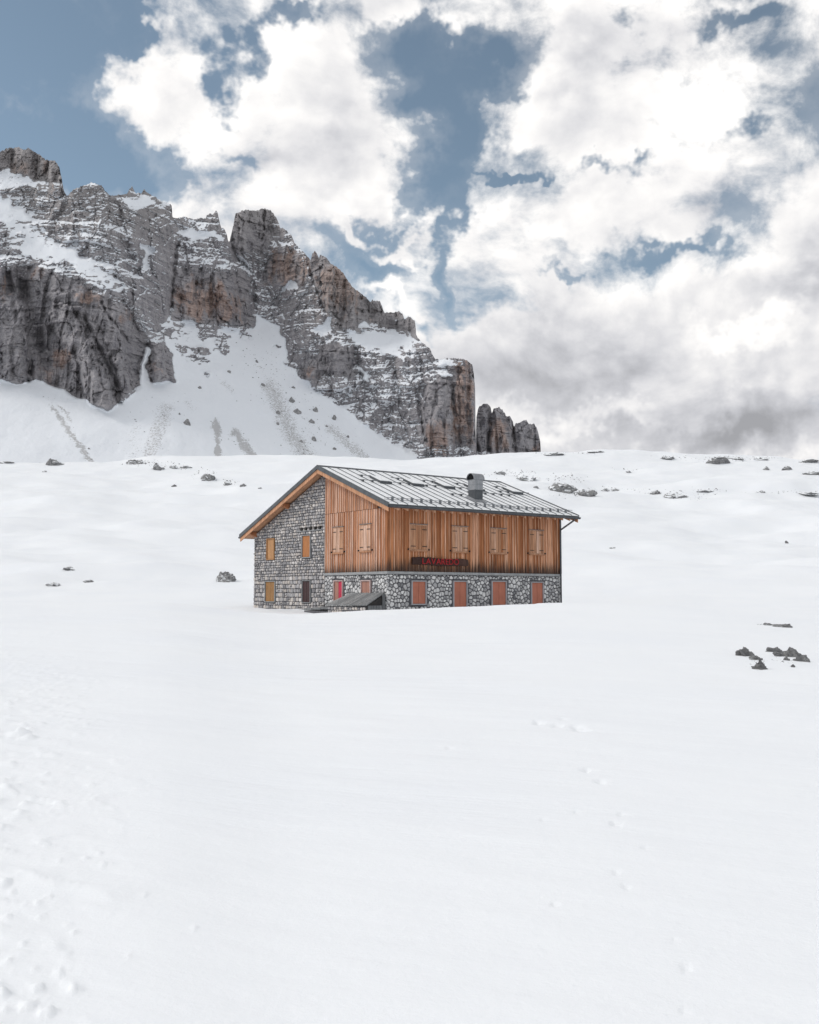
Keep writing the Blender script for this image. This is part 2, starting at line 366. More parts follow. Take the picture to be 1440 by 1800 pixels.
DENT = [(945, 1270, .10), (980, 1276, .09), (990, 1264, .08), (1012, 1277, .10), (1020, 1284, .12), (1032, 1353, .10), (1056, 1374, .10), (1093, 1432, .07), (1083, 1448, .10), (1012, 1427, .06), (955, 1441, .05), (1085, 1535, .08), (1101, 1558, .08), (976, 1590, .08), (1185, 1651, .06), (1208, 1702, .10), (1205, 1776, .08), (1135, 1491, .07), (790, 1315, .06)]
CLOD = [(15, 1235, .06), (35, 1289, .11), (52, 1297, .08), (20, 1341, .06), (80, 1361, .05), (45, 1413, .06), (36, 1427, .07), (4, 1455, .08), (150, 1511, .05), (182, 1524, .06), (105, 1515, .05), (255, 1574, .045), (342, 1631, .045), (228, 1680, .04), (5, 1555, .10), (65, 1586, .06), (86, 1577, .05), (12, 1613, .07), (70, 1613, .06), (20, 1570, .05), (120, 1626, .05), (130, 1640, .05), (60, 1705, .05), (105, 1711, .07), (64, 1738, .10), (130, 1741, .09), (5, 1742, .08), (48, 1771, .09), (82, 1782, .11), (10, 1776, .07), (120, 1675, .05), (15, 1690, .07), (40, 1660, .05), (175, 1501, .04), (160, 1381, .05), (8, 1372, .06)]
def base_z(X, Y):
    Yp = np.maximum(Y, .5); tx = X / Yp; px = np.clip(720 + tx * F_PX, -500, 1900)
    zc = row_to_slope(gsmooth(CP, px, CREST, 60)) * YC
    s = np.clip(Y / YC, -.3, 1); near = -1.66 + (zc + 1.66) * (.30 * s + .70 * s * s)
    wr = sstep(560, 900, px)
    rows_far = 0; Yq = np.clip(Y, FY[0], FY[-1]); sky = gsmooth(SKYP, px, SKYR, 10)
    fl, fr = FL.copy(), FR.copy()
    def prof(r):
        a = np.interp(Yq, FY[:-1], r[:-1]); k = np.clip((Yq - FY[-2]) / (FY[-1] - FY[-2]), 0, 1)
        k = k * (2 - k); return a * (1 - k) + sky * k
    far = row_to_slope(prof(fl) * (1 - wr) + prof(fr) * wr) * Yq
    beyond = row_to_slope(sky + 22) * np.minimum(Y, 900) - np.maximum(Y - 900, 0) * .12
    far = np.where(Y > FY[-1], far + (beyond - far) * sstep(285, 330, Y), far)
    # hollow in front of the hut between the near crest and the far slope
    t = np.clip((Y - YC) / (FY[0] - YC), 0, 1)
    hollow = zc + (far - zc) * t - .62 * np.sin(np.pi * t ** .7) * sstep(250, 400, px) - .45 * np.sin(np.pi * t ** .7) * sstep(880, 1000, px)
    z = np.where(Y < YC, near, np.where(Y < FY[0], hollow, far))
    back = sstep(-.15, .35, Y / (np.hypot(X, Y) + 1e-6))
    return z * back + (1 - back) * (-1.66 + .0 * X)
def ground_z(X, Y):
    X = np.asarray(X, float); Y = np.asarray(Y, float); z = base_z(X, Y); D = np.hypot(X, Y)
    farw = sstep(60, 110, D); z = z + farw * (fbm(X / 42, Y / 26, 3, .5) * 2.3 * np.clip(D / 200, .2, 1.0) * (1 - .65 * sstep(220, 275, D))) + sstep(60, 110, D) * fbm(X / 17, Y / 12, 3, .5, 3) * .5 + sstep(40, 70, D) * fbm(X / 9, Y / 5, 3) * .10
    # wind bank and scoop round the hut
    ha = (X + 1.074) * math.sin(.92257) + (Y - 50) * math.cos(.92257); hb = -(X + 1.074) * math.cos(.92257) + (Y - 50) * math.sin(.92257)
    hd = np.hypot(np.maximum(np.maximum(-ha, ha - 11.88), 0), np.maximum(np.maximum(-hb, hb - 13.5), 0)); z = z + .17 * np.exp(-((hd - 1.9) / .9) ** 2) * (.6 + .8 * fbm(X / 5, Y / 5, 2, .5, 7)) + .10 * np.exp(-(hd / .35) ** 2) * fbm(X / 2.2, Y / 2.2, 2, .5, 11)
    nearw = 1 - sstep(30, 60, D)
    ca, sa = math.cos(R(24)), math.sin(R(24)); u = X * ca - Y * sa; v = X * sa + Y * ca
    z = z + nearw * (fbm(u / 6, v / 2.6, 3) * .035 * sstep(4, 14, D) + fbm(u / 1.6, v / .5, 3, .55, 5) * .008)
    # trampled, crusty snow along the left edge
    tx = X / np.maximum(Y, .5); rough = sstep(-.22, -.42, tx + fbm(X / 3, Y / 3, 2) * .06) * (1 - sstep(14, 26, Y)) * (Y > 0)
    lump = np.maximum(ridged(u / .9, v / .42, 3, 2) - .60, 0); z = z + rough * (lump * .11 + fbm(u / .5, v / .2, 3, .55, 9) * .012)
    pl = sstep(.62, .9, ridged(X / 1.4, Y / .9, 2, 4)) * sstep(-.26, -.36, tx) * sstep(18, 24, Y) * (1 - sstep(33, 37, Y)); z = z + pl * .05
    return z
def ray_ground(px, py, fn=None):
    fn = fn or ground_z; g = float(row_to_slope(py)); tx = float(col_to_tx(px, py)); lo, hi = 3., 300.
    for n in (260, 30):
        Y = np.geomspace(lo, hi, n); z = fn(tx * Y, Y); k = np.nonzero(z >= g * Y)[0]
        if not len(k): lo = hi = 285.; break
        hi = Y[k[0]]; lo = Y[max(k[0] - 1, 0)]
    return np.array([tx * hi, hi, float(fn(np.array(tx * hi), np.array(hi)))])
def make_ground():
    ang = np.concatenate([np.linspace(-180, -34, 36, endpoint=False), np.linspace(-34, 34, 620, endpoint=False), np.linspace(34, 180, 36, endpoint=False)])
    rad = np.concatenate([[.05, .8, 1.8], np.geomspace(2.8, 60, 430, endpoint=False), np.linspace(60, 300, 230, endpoint=False), np.geomspace(300, 6000, 26)])
    A, D = np.meshgrid(np.radians(ang), rad); X = D * np.sin(A); Y = D * np.cos(A); Z = ground_z(X, Y)
    for lst, sgn in ((DENT, -1), (CLOD, 1)):
        for (px, py, r) in lst:
            p = ray_ground(px, py); r = (r / .08) * (11 if sgn < 0 else 13) * p[1] / F_PX; m = (np.abs(X - p[0]) < 1.2) & (np.abs(Y - p[1]) < 1.2); dx = X[m] - p[0]; dy = Y[m] - p[1]
            rr = np.hypot(dx * .9, dy * .75) / (r * (.7 if sgn < 0 else .75)); rr = rr * (1 + .45 * fbm(dx / r * 1.3 + px, dy / r * 1.3, 3))
            Z[m] += sgn * r * (.42 if sgn < 0 else .6) * np.exp(-rr ** 2 * 1.4)
    # little drift step at the lower left
    a, b = ray_ground(55, 1530), ray_ground(178, 1585); dx, dy = (b - a)[:2]; L = math.hypot(dx, dy); s = ((X - a[0]) * dx + (Y - a[1]) * dy) / L ** 2; w = (-(X - a[0]) * dy + (Y - a[1]) * dx) / L + .06 * np.sin(s * 5)
    Z += .022 * sstep(-.2, .15, s) * (1 - sstep(.8, 1.2, s)) * np.where(w > 0, np.exp(-w / .5), np.exp(w / .05))
    o = link('snow_ground', grid_mesh('snow_ground', X, Y, Z, wrap=True), M_SNOW); tag(o, kind='structure')
    return o
make_ground()

# ------------------------------------------------------------------ the mountain: one relief of cliffs, ledges and snow slopes
SKYLINE = [(-260, 345), (-200, 318), (-150, 330), (-90, 296), (-40, 300), (0, 268), (12, 261), (33, 259), (40, 263), (52, 261), (62, 268), (70, 272), (80, 281), (97, 283), (104, 293), (108, 311), (112, 334), (117, 345), (120, 343), (131, 332), (150, 325), (161, 321), (178, 326), (184, 335), (192, 342), (198, 344), (215, 342), (224, 341), (227, 333), (232, 328), (239, 340), (248, 340), (253, 333), (259, 338), (268, 345), (280, 350), (287, 356), (300, 358), (302, 362), (300, 375), (304, 382), (314, 384), (322, 381), (340, 386), (355, 383), (362, 385), (363, 378), (376, 376), (380, 370), (383, 375), (386, 390), (389, 400), (394, 402), (399, 412), (401, 425), (404, 424), (406, 414), (410, 397), (414, 375), (420, 373), (430, 369), (450, 370), (463, 367), (475, 369), (481, 376), (490, 392), (492, 400), (501, 403), (512, 414), (520, 430), (530, 440), (543, 453), (546, 458), (549, 446), (553, 441), (558, 447), (561, 455), (563, 449), (570, 450), (580, 462), (590, 468), (602, 478), (610, 490), (618, 503), (630, 512), (643, 522), (651, 531), (655, 528), (668, 530), (672, 541), (676, 549), (686, 550), (700, 548), (708, 552), (711, 561), (720, 557), (730, 565), (732, 590), (735, 595), (745, 605), (755, 612), (760, 622), (765, 631), (775, 632), (785, 630), (805, 630), (820, 633), (830, 641), (833, 655), (836, 690), (836.6, 790), (837.4, 735), (840, 720), (843, 714), (850, 711), (858, 710), (862, 715), (865, 727), (868, 718), (878, 716), (884, 722), (890, 731), (897, 733), (902, 741), (903.5, 752), (906, 745), (915, 742), (924, 738), (930, 745), (940, 746), (945, 756), (950, 776), (952, 815), (960, 830)]
SNOWP = [  # snow slopes
    [(-260, 660), (-120, 690), (-60, 664), (0, 668), (29, 675), (69, 667), (92, 677), (112, 685), (160, 708), (187, 721), (217, 705), (246, 683), (250, 672), (243, 655), (249, 632), (260, 606), (265, 612), (257, 650), (262, 672), (276, 673), (293, 669), (310, 676), (305, 655), (297, 625), (288, 602), (284, 572), (300, 550), (305, 562), (345, 567), (375, 579), (430, 578), (446, 574), (448, 552), (452, 551), (472, 565), (492, 577), (497, 590), (508, 618), (498, 637), (520, 650), (530, 667), (546, 671), (552, 684), (577, 701), (598, 715), (636, 740), (662, 761), (700, 783), (735, 804), (760, 860), (-260, 860)],
    [(-260, 420), (-120, 372), (0, 344), (21, 346), (48, 373), (83, 417), (117, 438), (156, 458), (187, 475), (208, 494), (219, 509), (204, 513), (177, 507), (150, 496), (125, 465), (92, 455), (79, 465), (50, 452), (21, 438), (12, 407), (0, 382), (-100, 430), (-260, 470)],
    [(-60, 310), (0, 301), (20, 299), (50, 310), (88, 323), (78, 334), (45, 324), (22, 330), (0, 330), (-60, 335)],
    [(607, 586), (640, 583), (686, 585), (730, 592), (727, 607), (703, 612), (700, 630), (686, 624), (657, 612), (616, 604)],
    [(549, 577), (578, 558), (590, 580), (562, 592)], [(628, 577), (634, 560), (648, 560), (654, 577)], [(777, 631), (817, 638), (805, 647), (775, 644)], [(775, 652), (800, 654), (797, 662), (777, 661)],
    [(215, 350), (262, 349), (273, 360), (225, 366)], [(311, 410), (340, 400), (393, 411), (388, 423), (330, 416)], [(488, 509), (515, 492), (529, 505), (492, 513)], [(250, 430), (275, 440), (262, 452), (255, 480), (248, 470)],
    [(625, 642), (634, 640), (650, 672), (640, 676)], [(700, 560), (712, 560), (700, 570)]]
STEEP = [  # bare walls
    [(-260, 480), (0, 470), (60, 470), (110, 480), (170, 512), (230, 548), (262, 600), (245, 680), (187, 725), (110, 690), (-260, 690)], [(300, 470), (440, 480), (449, 575), (300, 562)],
    [(-60, 255), (110, 255), (112, 330), (60, 318), (0, 300), (-60, 310)], [(400, 360), (500, 360), (470, 440), (405, 445)], [(480, 440), (540, 440), (530, 500), (445, 505)], [(545, 430), (680, 500), (735, 550), (735, 590), (660, 570), (600, 585), (560, 520)],
    [(740, 690), (800, 640), (840, 640), (840, 790), (745, 785)], [(837, 700), (960, 700), (960, 800), (837, 800)], [(555, 600), (625, 610), (625, 670), (560, 660)], [(252, 598), (312, 600), (312, 680), (252, 680)], [(520, 625), (565, 625), (560, 672), (525, 668)]]
ISLE = [[(335, 612), (350, 606), (366, 613), (367, 638), (350, 641), (336, 628)], [(377, 592), (397, 587), (405, 627), (388, 620)], [(418, 577), (440, 582), (443, 600), (424, 597)], [(345, 566), (376, 574), (384, 590), (350, 594)], [(312, 606), (330, 610), (328, 622), (315, 618)], [(357, 650), (368, 652), (371, 664), (360, 664)], [(284, 574), (303, 578), (303, 590), (290, 590)], [(480, 608), (496, 606), (496, 613), (480, 613)], [(20, 352), (44, 356), (44, 366), (20, 364)], [(28, 408), (44, 408), (44, 418), (30, 418)], [(16, 416), (40, 420), (40, 428), (18, 427)], [(52, 388), (64, 392), (62, 398), (50, 395)]]
ORANGE = [(355, 530, 62, 48, .9), (325, 540, 22, 30, .7), (400, 545, 40, 35, .8), (510, 470, 55, 45, .75), (600, 505, 55, 60, .85), (570, 470, 25, 30, .5), (655, 545, 22, 25, .6), (815, 700, 24, 95, .95), (770, 770, 30, 40, .9), (800, 760, 25, 30, .7), (880, 760, 26, 40, .7), (940, 780, 14, 26, .7), (110, 625, 30, 22, .8), (150, 522, 28, 14, .9), (85, 660, 40, 25, .45), (45, 295, 60, 28, .5), (92, 320, 14, 40, .5), (25, 620, 35, 40, .3), (275, 640, 18, 30, .45), (10, 500, 14, 30, .6), (222, 560, 12, 28, .5), (545, 655, 18, 18, .6), (60, 480, 25, 20, .4), (590, 690, 22, 10, .5)]
RIB = [([(20, 540), (28, 668)], 26, 14), ([(108, 555), (150, 640), (187, 716)], 24, 14), ([(190, 560), (208, 625)], 16, 9), ([(212, 630), (226, 702)], 13, 9), ([(276, 605), (281, 668)], 14, 8), ([(330, 500), (335, 562)], 16, 7), ([(395, 485), (408, 572)], 22, 9), ([(440, 385), (440, 430)], 22, 8), ([(600, 480), (622, 562)], 26, 8), ([(573, 455), (582, 540)], 12, 7), ([(592, 615), (602, 668)], 24, 9), ([(770, 690), (775, 782)], 26, 9), ([(820, 655), (822, 792)], 13, 6), ([(85, 490), (125, 520)], 28, 8), ([(250, 495), (256, 565)], 18, 8), ([(150, 345), (165, 410)], 30, 7), ([(235, 370), (250, 430)], 24, 8), ([(283, 395), (280, 470)], 18, 8), ([(215, 470), (235, 530)], 16, 7), ([(350, 420), (355, 470)], 26, 6), ([(490, 450), (495, 500)], 26, 7), ([(660, 640), (680, 690)], 24, 6), ([(715, 630), (720, 670)], 22, 6), ([(545, 645), (546, 668)], 14, 6), ([(40, 275), (45, 310)], 18, 6), ([(95, 290), (98, 335)], 11, 6)]
GULLY = [([(42, 495), (52, 545), (66, 585), (83, 650)], 11, 16), ([(131, 612), (138, 650), (145, 700)], 5, 10), ([(146, 550), (173, 608), (200, 662), (209, 684)], 4, 9), ([(177, 528), (188, 552), (228, 604)], 4, 8), ([(262, 604), (252, 630), (244, 660)], 7, 12), ([(313, 424), (307, 466), (303, 507), (299, 552)], 5, 14), ([(464, 370), (463, 400), (461, 424)], 2.5, 7), ([(404, 422), (417, 451), (442, 478), (447, 503), (449, 555)], 6, 12), ([(541, 452), (546, 480), (560, 520), (575, 560)], 3.5, 8), ([(732, 680), (738, 720), (745, 760)], 5, 9), ([(795, 676), (796, 720), (798, 760)], 4, 6), ([(864, 714), (861, 760), (858, 800)], 4, 12), ([(903, 748), (900, 790)], 4, 12), ([(240, 480), (262, 450), (262, 430)], 7, 8), ([(12, 470), (22, 520), (26, 560)], 6, 9), ([(68, 272), (62, 315)], 3, 5), ([(84, 282), (82, 325)], 4, 7), ([(205, 585), (215, 640)], 3, 5), ([(355, 470), (352, 500), (346, 560)], 3, 4), ([(412, 505), (415, 570)], 3, 5), ([(622, 600), (628, 640), (645, 690)], 5, 8), ([(670, 545), (674, 570)], 3, 6), ([(700, 640), (690, 700), (684, 750)], 5, 6)]
DIRT = [([(75, 690), (95, 720), (120, 755), (145, 790), (160, 815)], 9, .74), ([(100, 705), (125, 740)], 7, .62), ([(300, 690), (285, 740), (262, 800)], 30, .60), ([(322, 700), (340, 720)], 16, .5), ([(376, 722), (382, 760), (384, 812)], 10, .86), ([(400, 742), (425, 775), (450, 812)], 14, .80), ([(450, 640), (480, 690), (510, 760), (545, 810)], 30, .66), ([(560, 735), (600, 770), (650, 812)], 20, .64), ([(385, 665), (410, 690)], 10, .55), ([(240, 730), (235, 800)], 36, .46)]
def seg_dist(x, y, pts):
    d = np.full(x.shape, 1e9); tt = np.zeros(x.shape); n = len(pts) - 1
    for i in range(n):
        (x0, y0), (x1, y1) = pts[i], pts[i + 1]; L2 = (x1 - x0) ** 2 + (y1 - y0) ** 2; s = np.clip(((x - x0) * (x1 - x0) + (y - y0) * (y1 - y0)) / L2, 0, 1)
        e = np.hypot(x - x0 - s * (x1 - x0), y - y0 - s * (y1 - y0)); m = e < d; d = np.where(m, e, d); tt = np.where(m, (i + s) / n, tt)
    return d, tt
NC, NR = 980, 560
def make_mountain():
    px = np.linspace(-250, 956, NC); sk = np.interp(px, [p[0] for p in SKYLINE], [p[1] for p in SKYLINE])
    jag = (np.abs(perlin(px / 5.1, 0 * px + 3.3)) * 3.2 + perlin(px / 2.2, 0 * px + 8.1) * 1.5) * np.clip((820 - sk) / 60, 0, 1)
    sk = sk - jag + .6
    def masks(PX, PY):
        wx = PX + fbm(PX / 26, PY / 20, 4, .55, 2) * 9; wy = PY + fbm(PX / 24, PY / 16, 4, .55, 6) * 7
        sn = np.zeros(PX.shape); st = np.zeros(PX.shape)
        for k, poly in enumerate(SNOWP):
            a, b = (wx, wy) if k else (PX * .45 + wx * .55, PY * .45 + wy * .55)
            sn = np.maximum(sn, in_poly(a, b, poly))
        for poly in ISLE: sn = np.where(in_poly(PX * .5 + wx * .5, PY * .5 + wy * .5, poly), 0, sn)
        for poly in STEEP: st = np.maximum(st, in_poly(wx, wy, poly))
        return wx, wy, sn.astype(float), st.astype(float)
    # depth by climbing each column at the local slope, on a regular lattice, then smoothed
    gx = np.linspace(-250, 956, 604); gy = np.arange(852, 236, -1.5); GX, GY = np.meshgrid(gx, gy)
    _, _, sn, st = masks(GX, GY); low = GY > 548 - 20 * (GX > 440); sn = smooth1(smooth1(sn, 0, 3), 1, 3); st = smooth1(smooth1(st, 0, 5), 1, 5)
    slope = (62 + 15 * st) * (1 - sn) + np.where(low, 37, 50) * sn; gg = row_to_slope(GY); ts = np.tan(np.radians(slope)); GD = np.zeros(GX.shape)
    GD[0] = np.interp(gx, [-250, 0, 300, 450, 600, 830, 836, 838, 956], [400, 415, 440, 470, 500, 545, 548, 590, 620])
    for i in range(1, len(gy)): GD[i] = GD[i - 1] * (1 + (gg[i] - gg[i - 1]) / np.maximum(ts[i] - gg[i], .16))
    cut = int(np.searchsorted(gx, 837)); GD = np.concatenate([smooth1(smooth1(GD[:, :cut], 1, 34), 1, 14), smooth1(GD[:, cut:], 1, 9)], 1); GD = smooth1(GD, 0, 2)
    t = np.linspace(0, 1, NR)[:, None]; PY = np.maximum(852 + (248 - 852) * t, sk[None, :]); PX = np.repeat(px[None, :], NR, 0)
    fi = (852 - PY) / 1.5; fj = (PX + 250) / (gx[1] - gx[0]); i0 = np.clip(fi.astype(int), 0, len(gy) - 2); j0 = np.clip(fj.astype(int), 0, len(gx) - 2); fi = fi - i0; fj = np.where(j0 == cut - 1, np.round(fj - j0), fj - j0)
    Y = (GD[i0, j0] * (1 - fj) + GD[i0, j0 + 1] * fj) * (1 - fi) + (GD[i0 + 1, j0] * (1 - fj) + GD[i0 + 1, j0 + 1] * fj) * fi
    wx, wy, snowr, steep = masks(PX, PY); g = row_to_slope(PY)
    snow_s = smooth1(smooth1(snowr, 0, 3), 1, 4); steep_s = smooth1(smooth1(steep, 0, 6), 1, 8)
    tx = col_to_tx(PX, PY); X = tx * Y; Z = g * Y; rock = 1 - smooth1(snow_s, 1, 3)
    warpz = Z + fbm(X / 70, Z / 90, 3, .5, 1) * 5 + X * .03
    d = np.zeros(PX.shape)
    d += (ridged(X / 95, Z / 300, 2, 3) - .45) * 15 * (.5 + .5 * steep_s) + (ridged(X / 38, Z / 70, 3, 7) - .45) * 12 + (ridged(X / 12, Z / 30, 3, 12) - .45) * (5 + 3 * steep_s) - 2.6 * steep_s * sstep(.84, .98, 1 - np.abs(perlin(X / 13 + fbm(X / 20, Z / 25, 2) * .12, Z / 90 + 4))) 
    gx_ = PX + fbm(PX / 8, PY / 14, 2) * 2.2
    for pts, w, dep in GULLY:
        e, tt = seg_dist(gx_, PY, pts); w = w * .75; d -= .5 * dep * np.exp(-(e / w) ** 2) * np.clip(np.minimum(tt, 1 - tt) * 9 + .35, 0, 1)
    rx_ = PX + fbm(PX / 9, PY / 14, 3) * 5; ry_ = PY + fbm(PX / 11, PY / 9, 2) * 4
    for pts, w, dep in RIB:
        e, tt = seg_dist(rx_, ry_, pts); d += .8 * dep * np.sqrt(np.maximum(1 - (e / w) ** 2, 0))
    # strata: beds of uneven thickness, each standing out by its own amount
    def beds(z, h, s):
        zz = z / h + s; k = np.floor(zz).astype(int); f = zz - k; a = _V[(k * 7 + s * 3) & 511]; b = _V[((k + 1) * 7 + s * 3) & 511]
        return a + (b - a) * sstep(.82, 1.0, f)
    for h, amp, s in ((15., 3.2, 3), (6.2, 2.4, 11), (2.7, 1.5, 23), (1.35, .75, 41)):
        lat = .55 + .9 * np.clip(fbm(X / (h * 5), warpz / (h * 3), 2, .5, s) + .35, 0, 1)
        d += (beds(warpz + fbm(X / (h * 2.2), Z / (h * 5), 2, .5, s) * h * .22, h, s) - .5) * amp * lat * (1.2 - .3 * steep_s)
    for cw, ch, amp in ((9., 14., 3.0), (4.2, 5.5, 1.5), (2., 2.2, .7)):
        v, e = cells(X / cw + perlin(X / 20, Z / 30) * .5, warpz / ch); d += (v - .5) * amp - amp * .45 * np.exp(-(e / .06) ** 2) * .7
    d += fbm(X / 5, Z / 4, 3, .55, 4) * .9
    Y2 = Y - d * rock - (fbm(X / 30, Y / 40, 3) * 1.6 + fbm(X / 5, Y / 8, 3) * .22) * (1 - rock)
    X = tx * Y2; Z = g * Y2
    # surface slope of the sculpted relief decides where fallen snow stays
    P = np.stack([X, Y2, Z], -1); du = np.gradient(P, axis=1); dv = np.gradient(P, axis=0); N = np.cross(du, dv); ln = np.linalg.norm(N, axis=-1, keepdims=True); N /= ln + 1e-9; nz = np.where(ln[..., 0] > 1e-6, np.abs(N[..., 2]), .2)
    patch = fbm(X / 40, Z / 30, 4, .55, 8)
    ledge = sstep(.40, .68, nz + .10 * patch) * (.80 - .22 * steep_s) + .10 * sstep(-.1, .6, patch) - .06
    ledge = ledge - .22 * sstep(.5, 1, steep_s)
    isl = sstep(.10, .30, fbm(PX / 13, PY / 7, 4, .65, 14)) * (in_poly(wx, wy, [(290, 560), (450, 575), (440, 640), (395, 650), (330, 645), (300, 610)]) | in_poly(wx, wy, [(-260, 350), (0, 340), (130, 430), (225, 505), (170, 520), (20, 450), (-260, 480)]) | in_poly(wx, wy, SNOWP[3]) | in_poly(wx, wy, SNOWP[2]))
    isl = smooth1(isl.astype(float), 1, 2)
    snow = np.maximum(ledge, snow_s * (1.0 - .85 * isl))
    top = np.argmax(PY <= sk[None, :] + 1e-6, axis=0)
    orange = np.zeros(PX.shape)
    for (cx, cy, rx, ry, a) in ORANGE: orange = np.maximum(orange, a * np.exp(-(((wx - cx) / rx) ** 2 + ((wy - cy) / ry) ** 2) * 1.1))
    dirt = np.zeros(PX.shape)
    dx_ = PX + fbm(PX / 12, PY / 12, 3) * 5
    for pts, w, a in DIRT:
        e, tt = seg_dist(dx_, PY, pts); dirt = np.maximum(dirt, a * np.exp(-(e / w) ** 2 * 1.2) * np.clip(tt * 4, 0, 1))
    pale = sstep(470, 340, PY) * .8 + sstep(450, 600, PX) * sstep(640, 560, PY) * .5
    # far side, so that the ridge has a back
    X = np.concatenate([X, X[-1:] * 1.03, X[-1:] * 1.12]); Zb = Z[-1:]; Z = np.concatenate([Z, Zb - 12, Zb * .45]); Yb = Y2[-1:]; Y2 = np.concatenate([Y2, Yb * 1.03, Yb * 1.12])
    ext = lambda a: np.concatenate([a, a[-1:], a[-1:]])
    full = PY <= sk[None, :] + 1e-6; full = np.concatenate([full, np.zeros((2, NC), bool)]); keep = ~(full[:-1, :-1] & full[:-1, 1:] & full[1:, 1:] & full[1:, :-1])
    me = grid_mesh('mountain', X, Y2, Z, dict(snow=ext(snow), orange=ext(orange), dirt=ext(dirt), pale=ext(pale)), smooth=False, keep=keep)
    sv = ext(snow).ravel(); q = np.zeros(len(me.loops), np.int32); me.loops.foreach_get('vertex_index', q); me.polygons.foreach_set('use_smooth', sv[q].reshape(-1, 4).mean(1) > .7)
    tag(link('mountain', me, M_MOUNT), kind='structure')
    return px, PY, X, Y2, Z
MPX, MPY, MX, MYY, MZ = make_mountain()
def mountain_hit(px, py):
    j = int(np.clip(np.searchsorted(MPX, px), 0, NC - 1)); i = int(np.clip(np.searchsorted(-MPY[:, j], -py), 0, NR - 1))
    return np.array([MX[i, j], MYY[i, j], MZ[i, j]])

# ------------------------------------------------------------------ the hut
AL = 0.92257; LEN, WID = 11.877, 13.5
HUT = empty('mountain_hut', (-1.074, 50.0, ZB), math.pi / 2 - AL)
tag(HUT, 'stone and larch clad alpine hut with snow-dusted seamed metal roof and closed shutters', 'hut')
RB, RZ, SL = 5.55, 6.82, .38                         # ridge: position across the gable, height, roof slope
A0, A1, B0, B1 = -.65, 12.55, -.92, 14.25            # roof edges
rz = lambda b: RZ - SL * abs(b - RB) - ZB            # roof skin height in hut frame
zz = lambda z: z - ZB
rng = random.Random(11)

def clip(poly, nx, ny, c):   # keep nx*x+ny*y <= c
    out = []
    for i in range(len(poly)):
        p, q = poly[i], poly[(i + 1) % len(poly)]; a = nx * p[0] + ny * p[1] - c; b = nx * q[0] + ny * q[1] - c
        if a <= 0: out.append(p)
        if (a < 0 < b) or (b < 0 < a): t = a / (a - b); out.append((p[0] + (q[0] - p[0]) * t, p[1] + (q[1] - p[1]) * t))
    return out
def area(p): return .5 * sum(p[i][0] * p[(i + 1) % len(p)][1] - p[(i + 1) % len(p)][0] * p[i][1] for i in range(len(p)))
def clip_region(p, dom, holes):
    for i in range(len(dom)):
        (x0, y0), (x1, y1) = dom[i], dom[(i + 1) % len(dom)]; nx, ny = (y1 - y0), -(x1 - x0)
        p = clip(p, nx, ny, nx * x0 + ny * y0)
        if len(p) < 3: return None
    cx = sum(q[0] for q in p) / len(p); cy = sum(q[1] for q in p) / len(p)
    for (x0, x1, y0, y1) in holes:
        dd = [(x0 - cx, (1, 0, x0)), (cx - x1, (-1, 0, -x1)), (y0 - cy, (0, 1, y0)), (cy - y1, (0, -1, -y1))]
        m = max(dd, key=lambda e: e[0])
        if m[0] <= 0: return None
        xs = [q[0] for q in p]; ys = [q[1] for q in p]
        if min(xs) < x1 and max(xs) > x0 and min(ys) < y1 and max(ys) > y0:
            p = clip(p, *m[1])
            if len(p) < 3: return None
    return p
def stone_solid(poly, proud, gap, r=rng):
    """one stone: outline shrunk for its joint, sloping sides, a slightly domed face"""
    n = len(poly); cx = sum(q[0] for q in poly) / n; cy = sum(q[1] for q in poly) / n; sz = math.sqrt(abs(area(poly)))
    k0 = max(.5, 1 - gap / sz * 1.6); k1 = k0 * .86; v = []
    for k, h in ((k0, -.03), (k0, proud * .55), (k1, proud)):
        for (x, y) in poly: v.append((cx + (x - cx) * k, cy + (y - cy) * k, h + (r.uniform(-.006, .006) if h > 0 else 0)))
    v.append((cx + r.uniform(-.1, .1) * sz, cy + r.uniform(-.1, .1) * sz, proud + r.uniform(.0, .02)))
    f = [(l * n + i, l * n + (i + 1) % n, (l + 1) * n + (i + 1) % n, (l + 1) * n + i) for l in (0, 1) for i in range(n)] + [(2 * n + i, 2 * n + (i + 1) % n, 3 * n) for i in range(n)]
    return v, f
def rounded(p, c, r=rng):    # knock the corners off a block
    out = []; n = len(p)
    for i in range(n):
        a, b, d = p[i - 1], p[i], p[(i + 1) % n]
        for q in (a, d):
            L = math.hypot(q[0] - b[0], q[1] - b[1]) + 1e-6; k = min(.38, c * r.uniform(.5, 1.5) / L); out.append((b[0] + (q[0] - b[0]) * k, b[1] + (q[1] - b[1]) * k))
    return out
def coursed(dom, holes, x0, x1, z0, z1, hfun, wfun):
    res = []; z = z0
    while z < z1:
        h = hfun(z); x = x0 - rng.random() * .3; tilt = rng.uniform(-.01, .01)
        while x < x1:
            w = wfun(z); j = lambda: rng.uniform(-.018, .018)
            hh = h
            if rng.random() < .12 and h > .15:      # two thin stones on top of each other
                m = z + h * rng.uniform(.4, .6); qs = [[(x, z), (x + w, z), (x + w, m), (x, m)], [(x, m), (x + w, m), (x + w, z + h), (x, z + h)]]
            else: qs = [[(x, z), (x + w, z), (x + w, z + h), (x, z + h)]]
            for q in qs:
                q = [(a + j(), b + j()) for a, b in q]; q = clip_region(q, dom, holes)
                if q and area(q) > .006: res.append(rounded(q, .045))
            x += w
        z += h
    return res
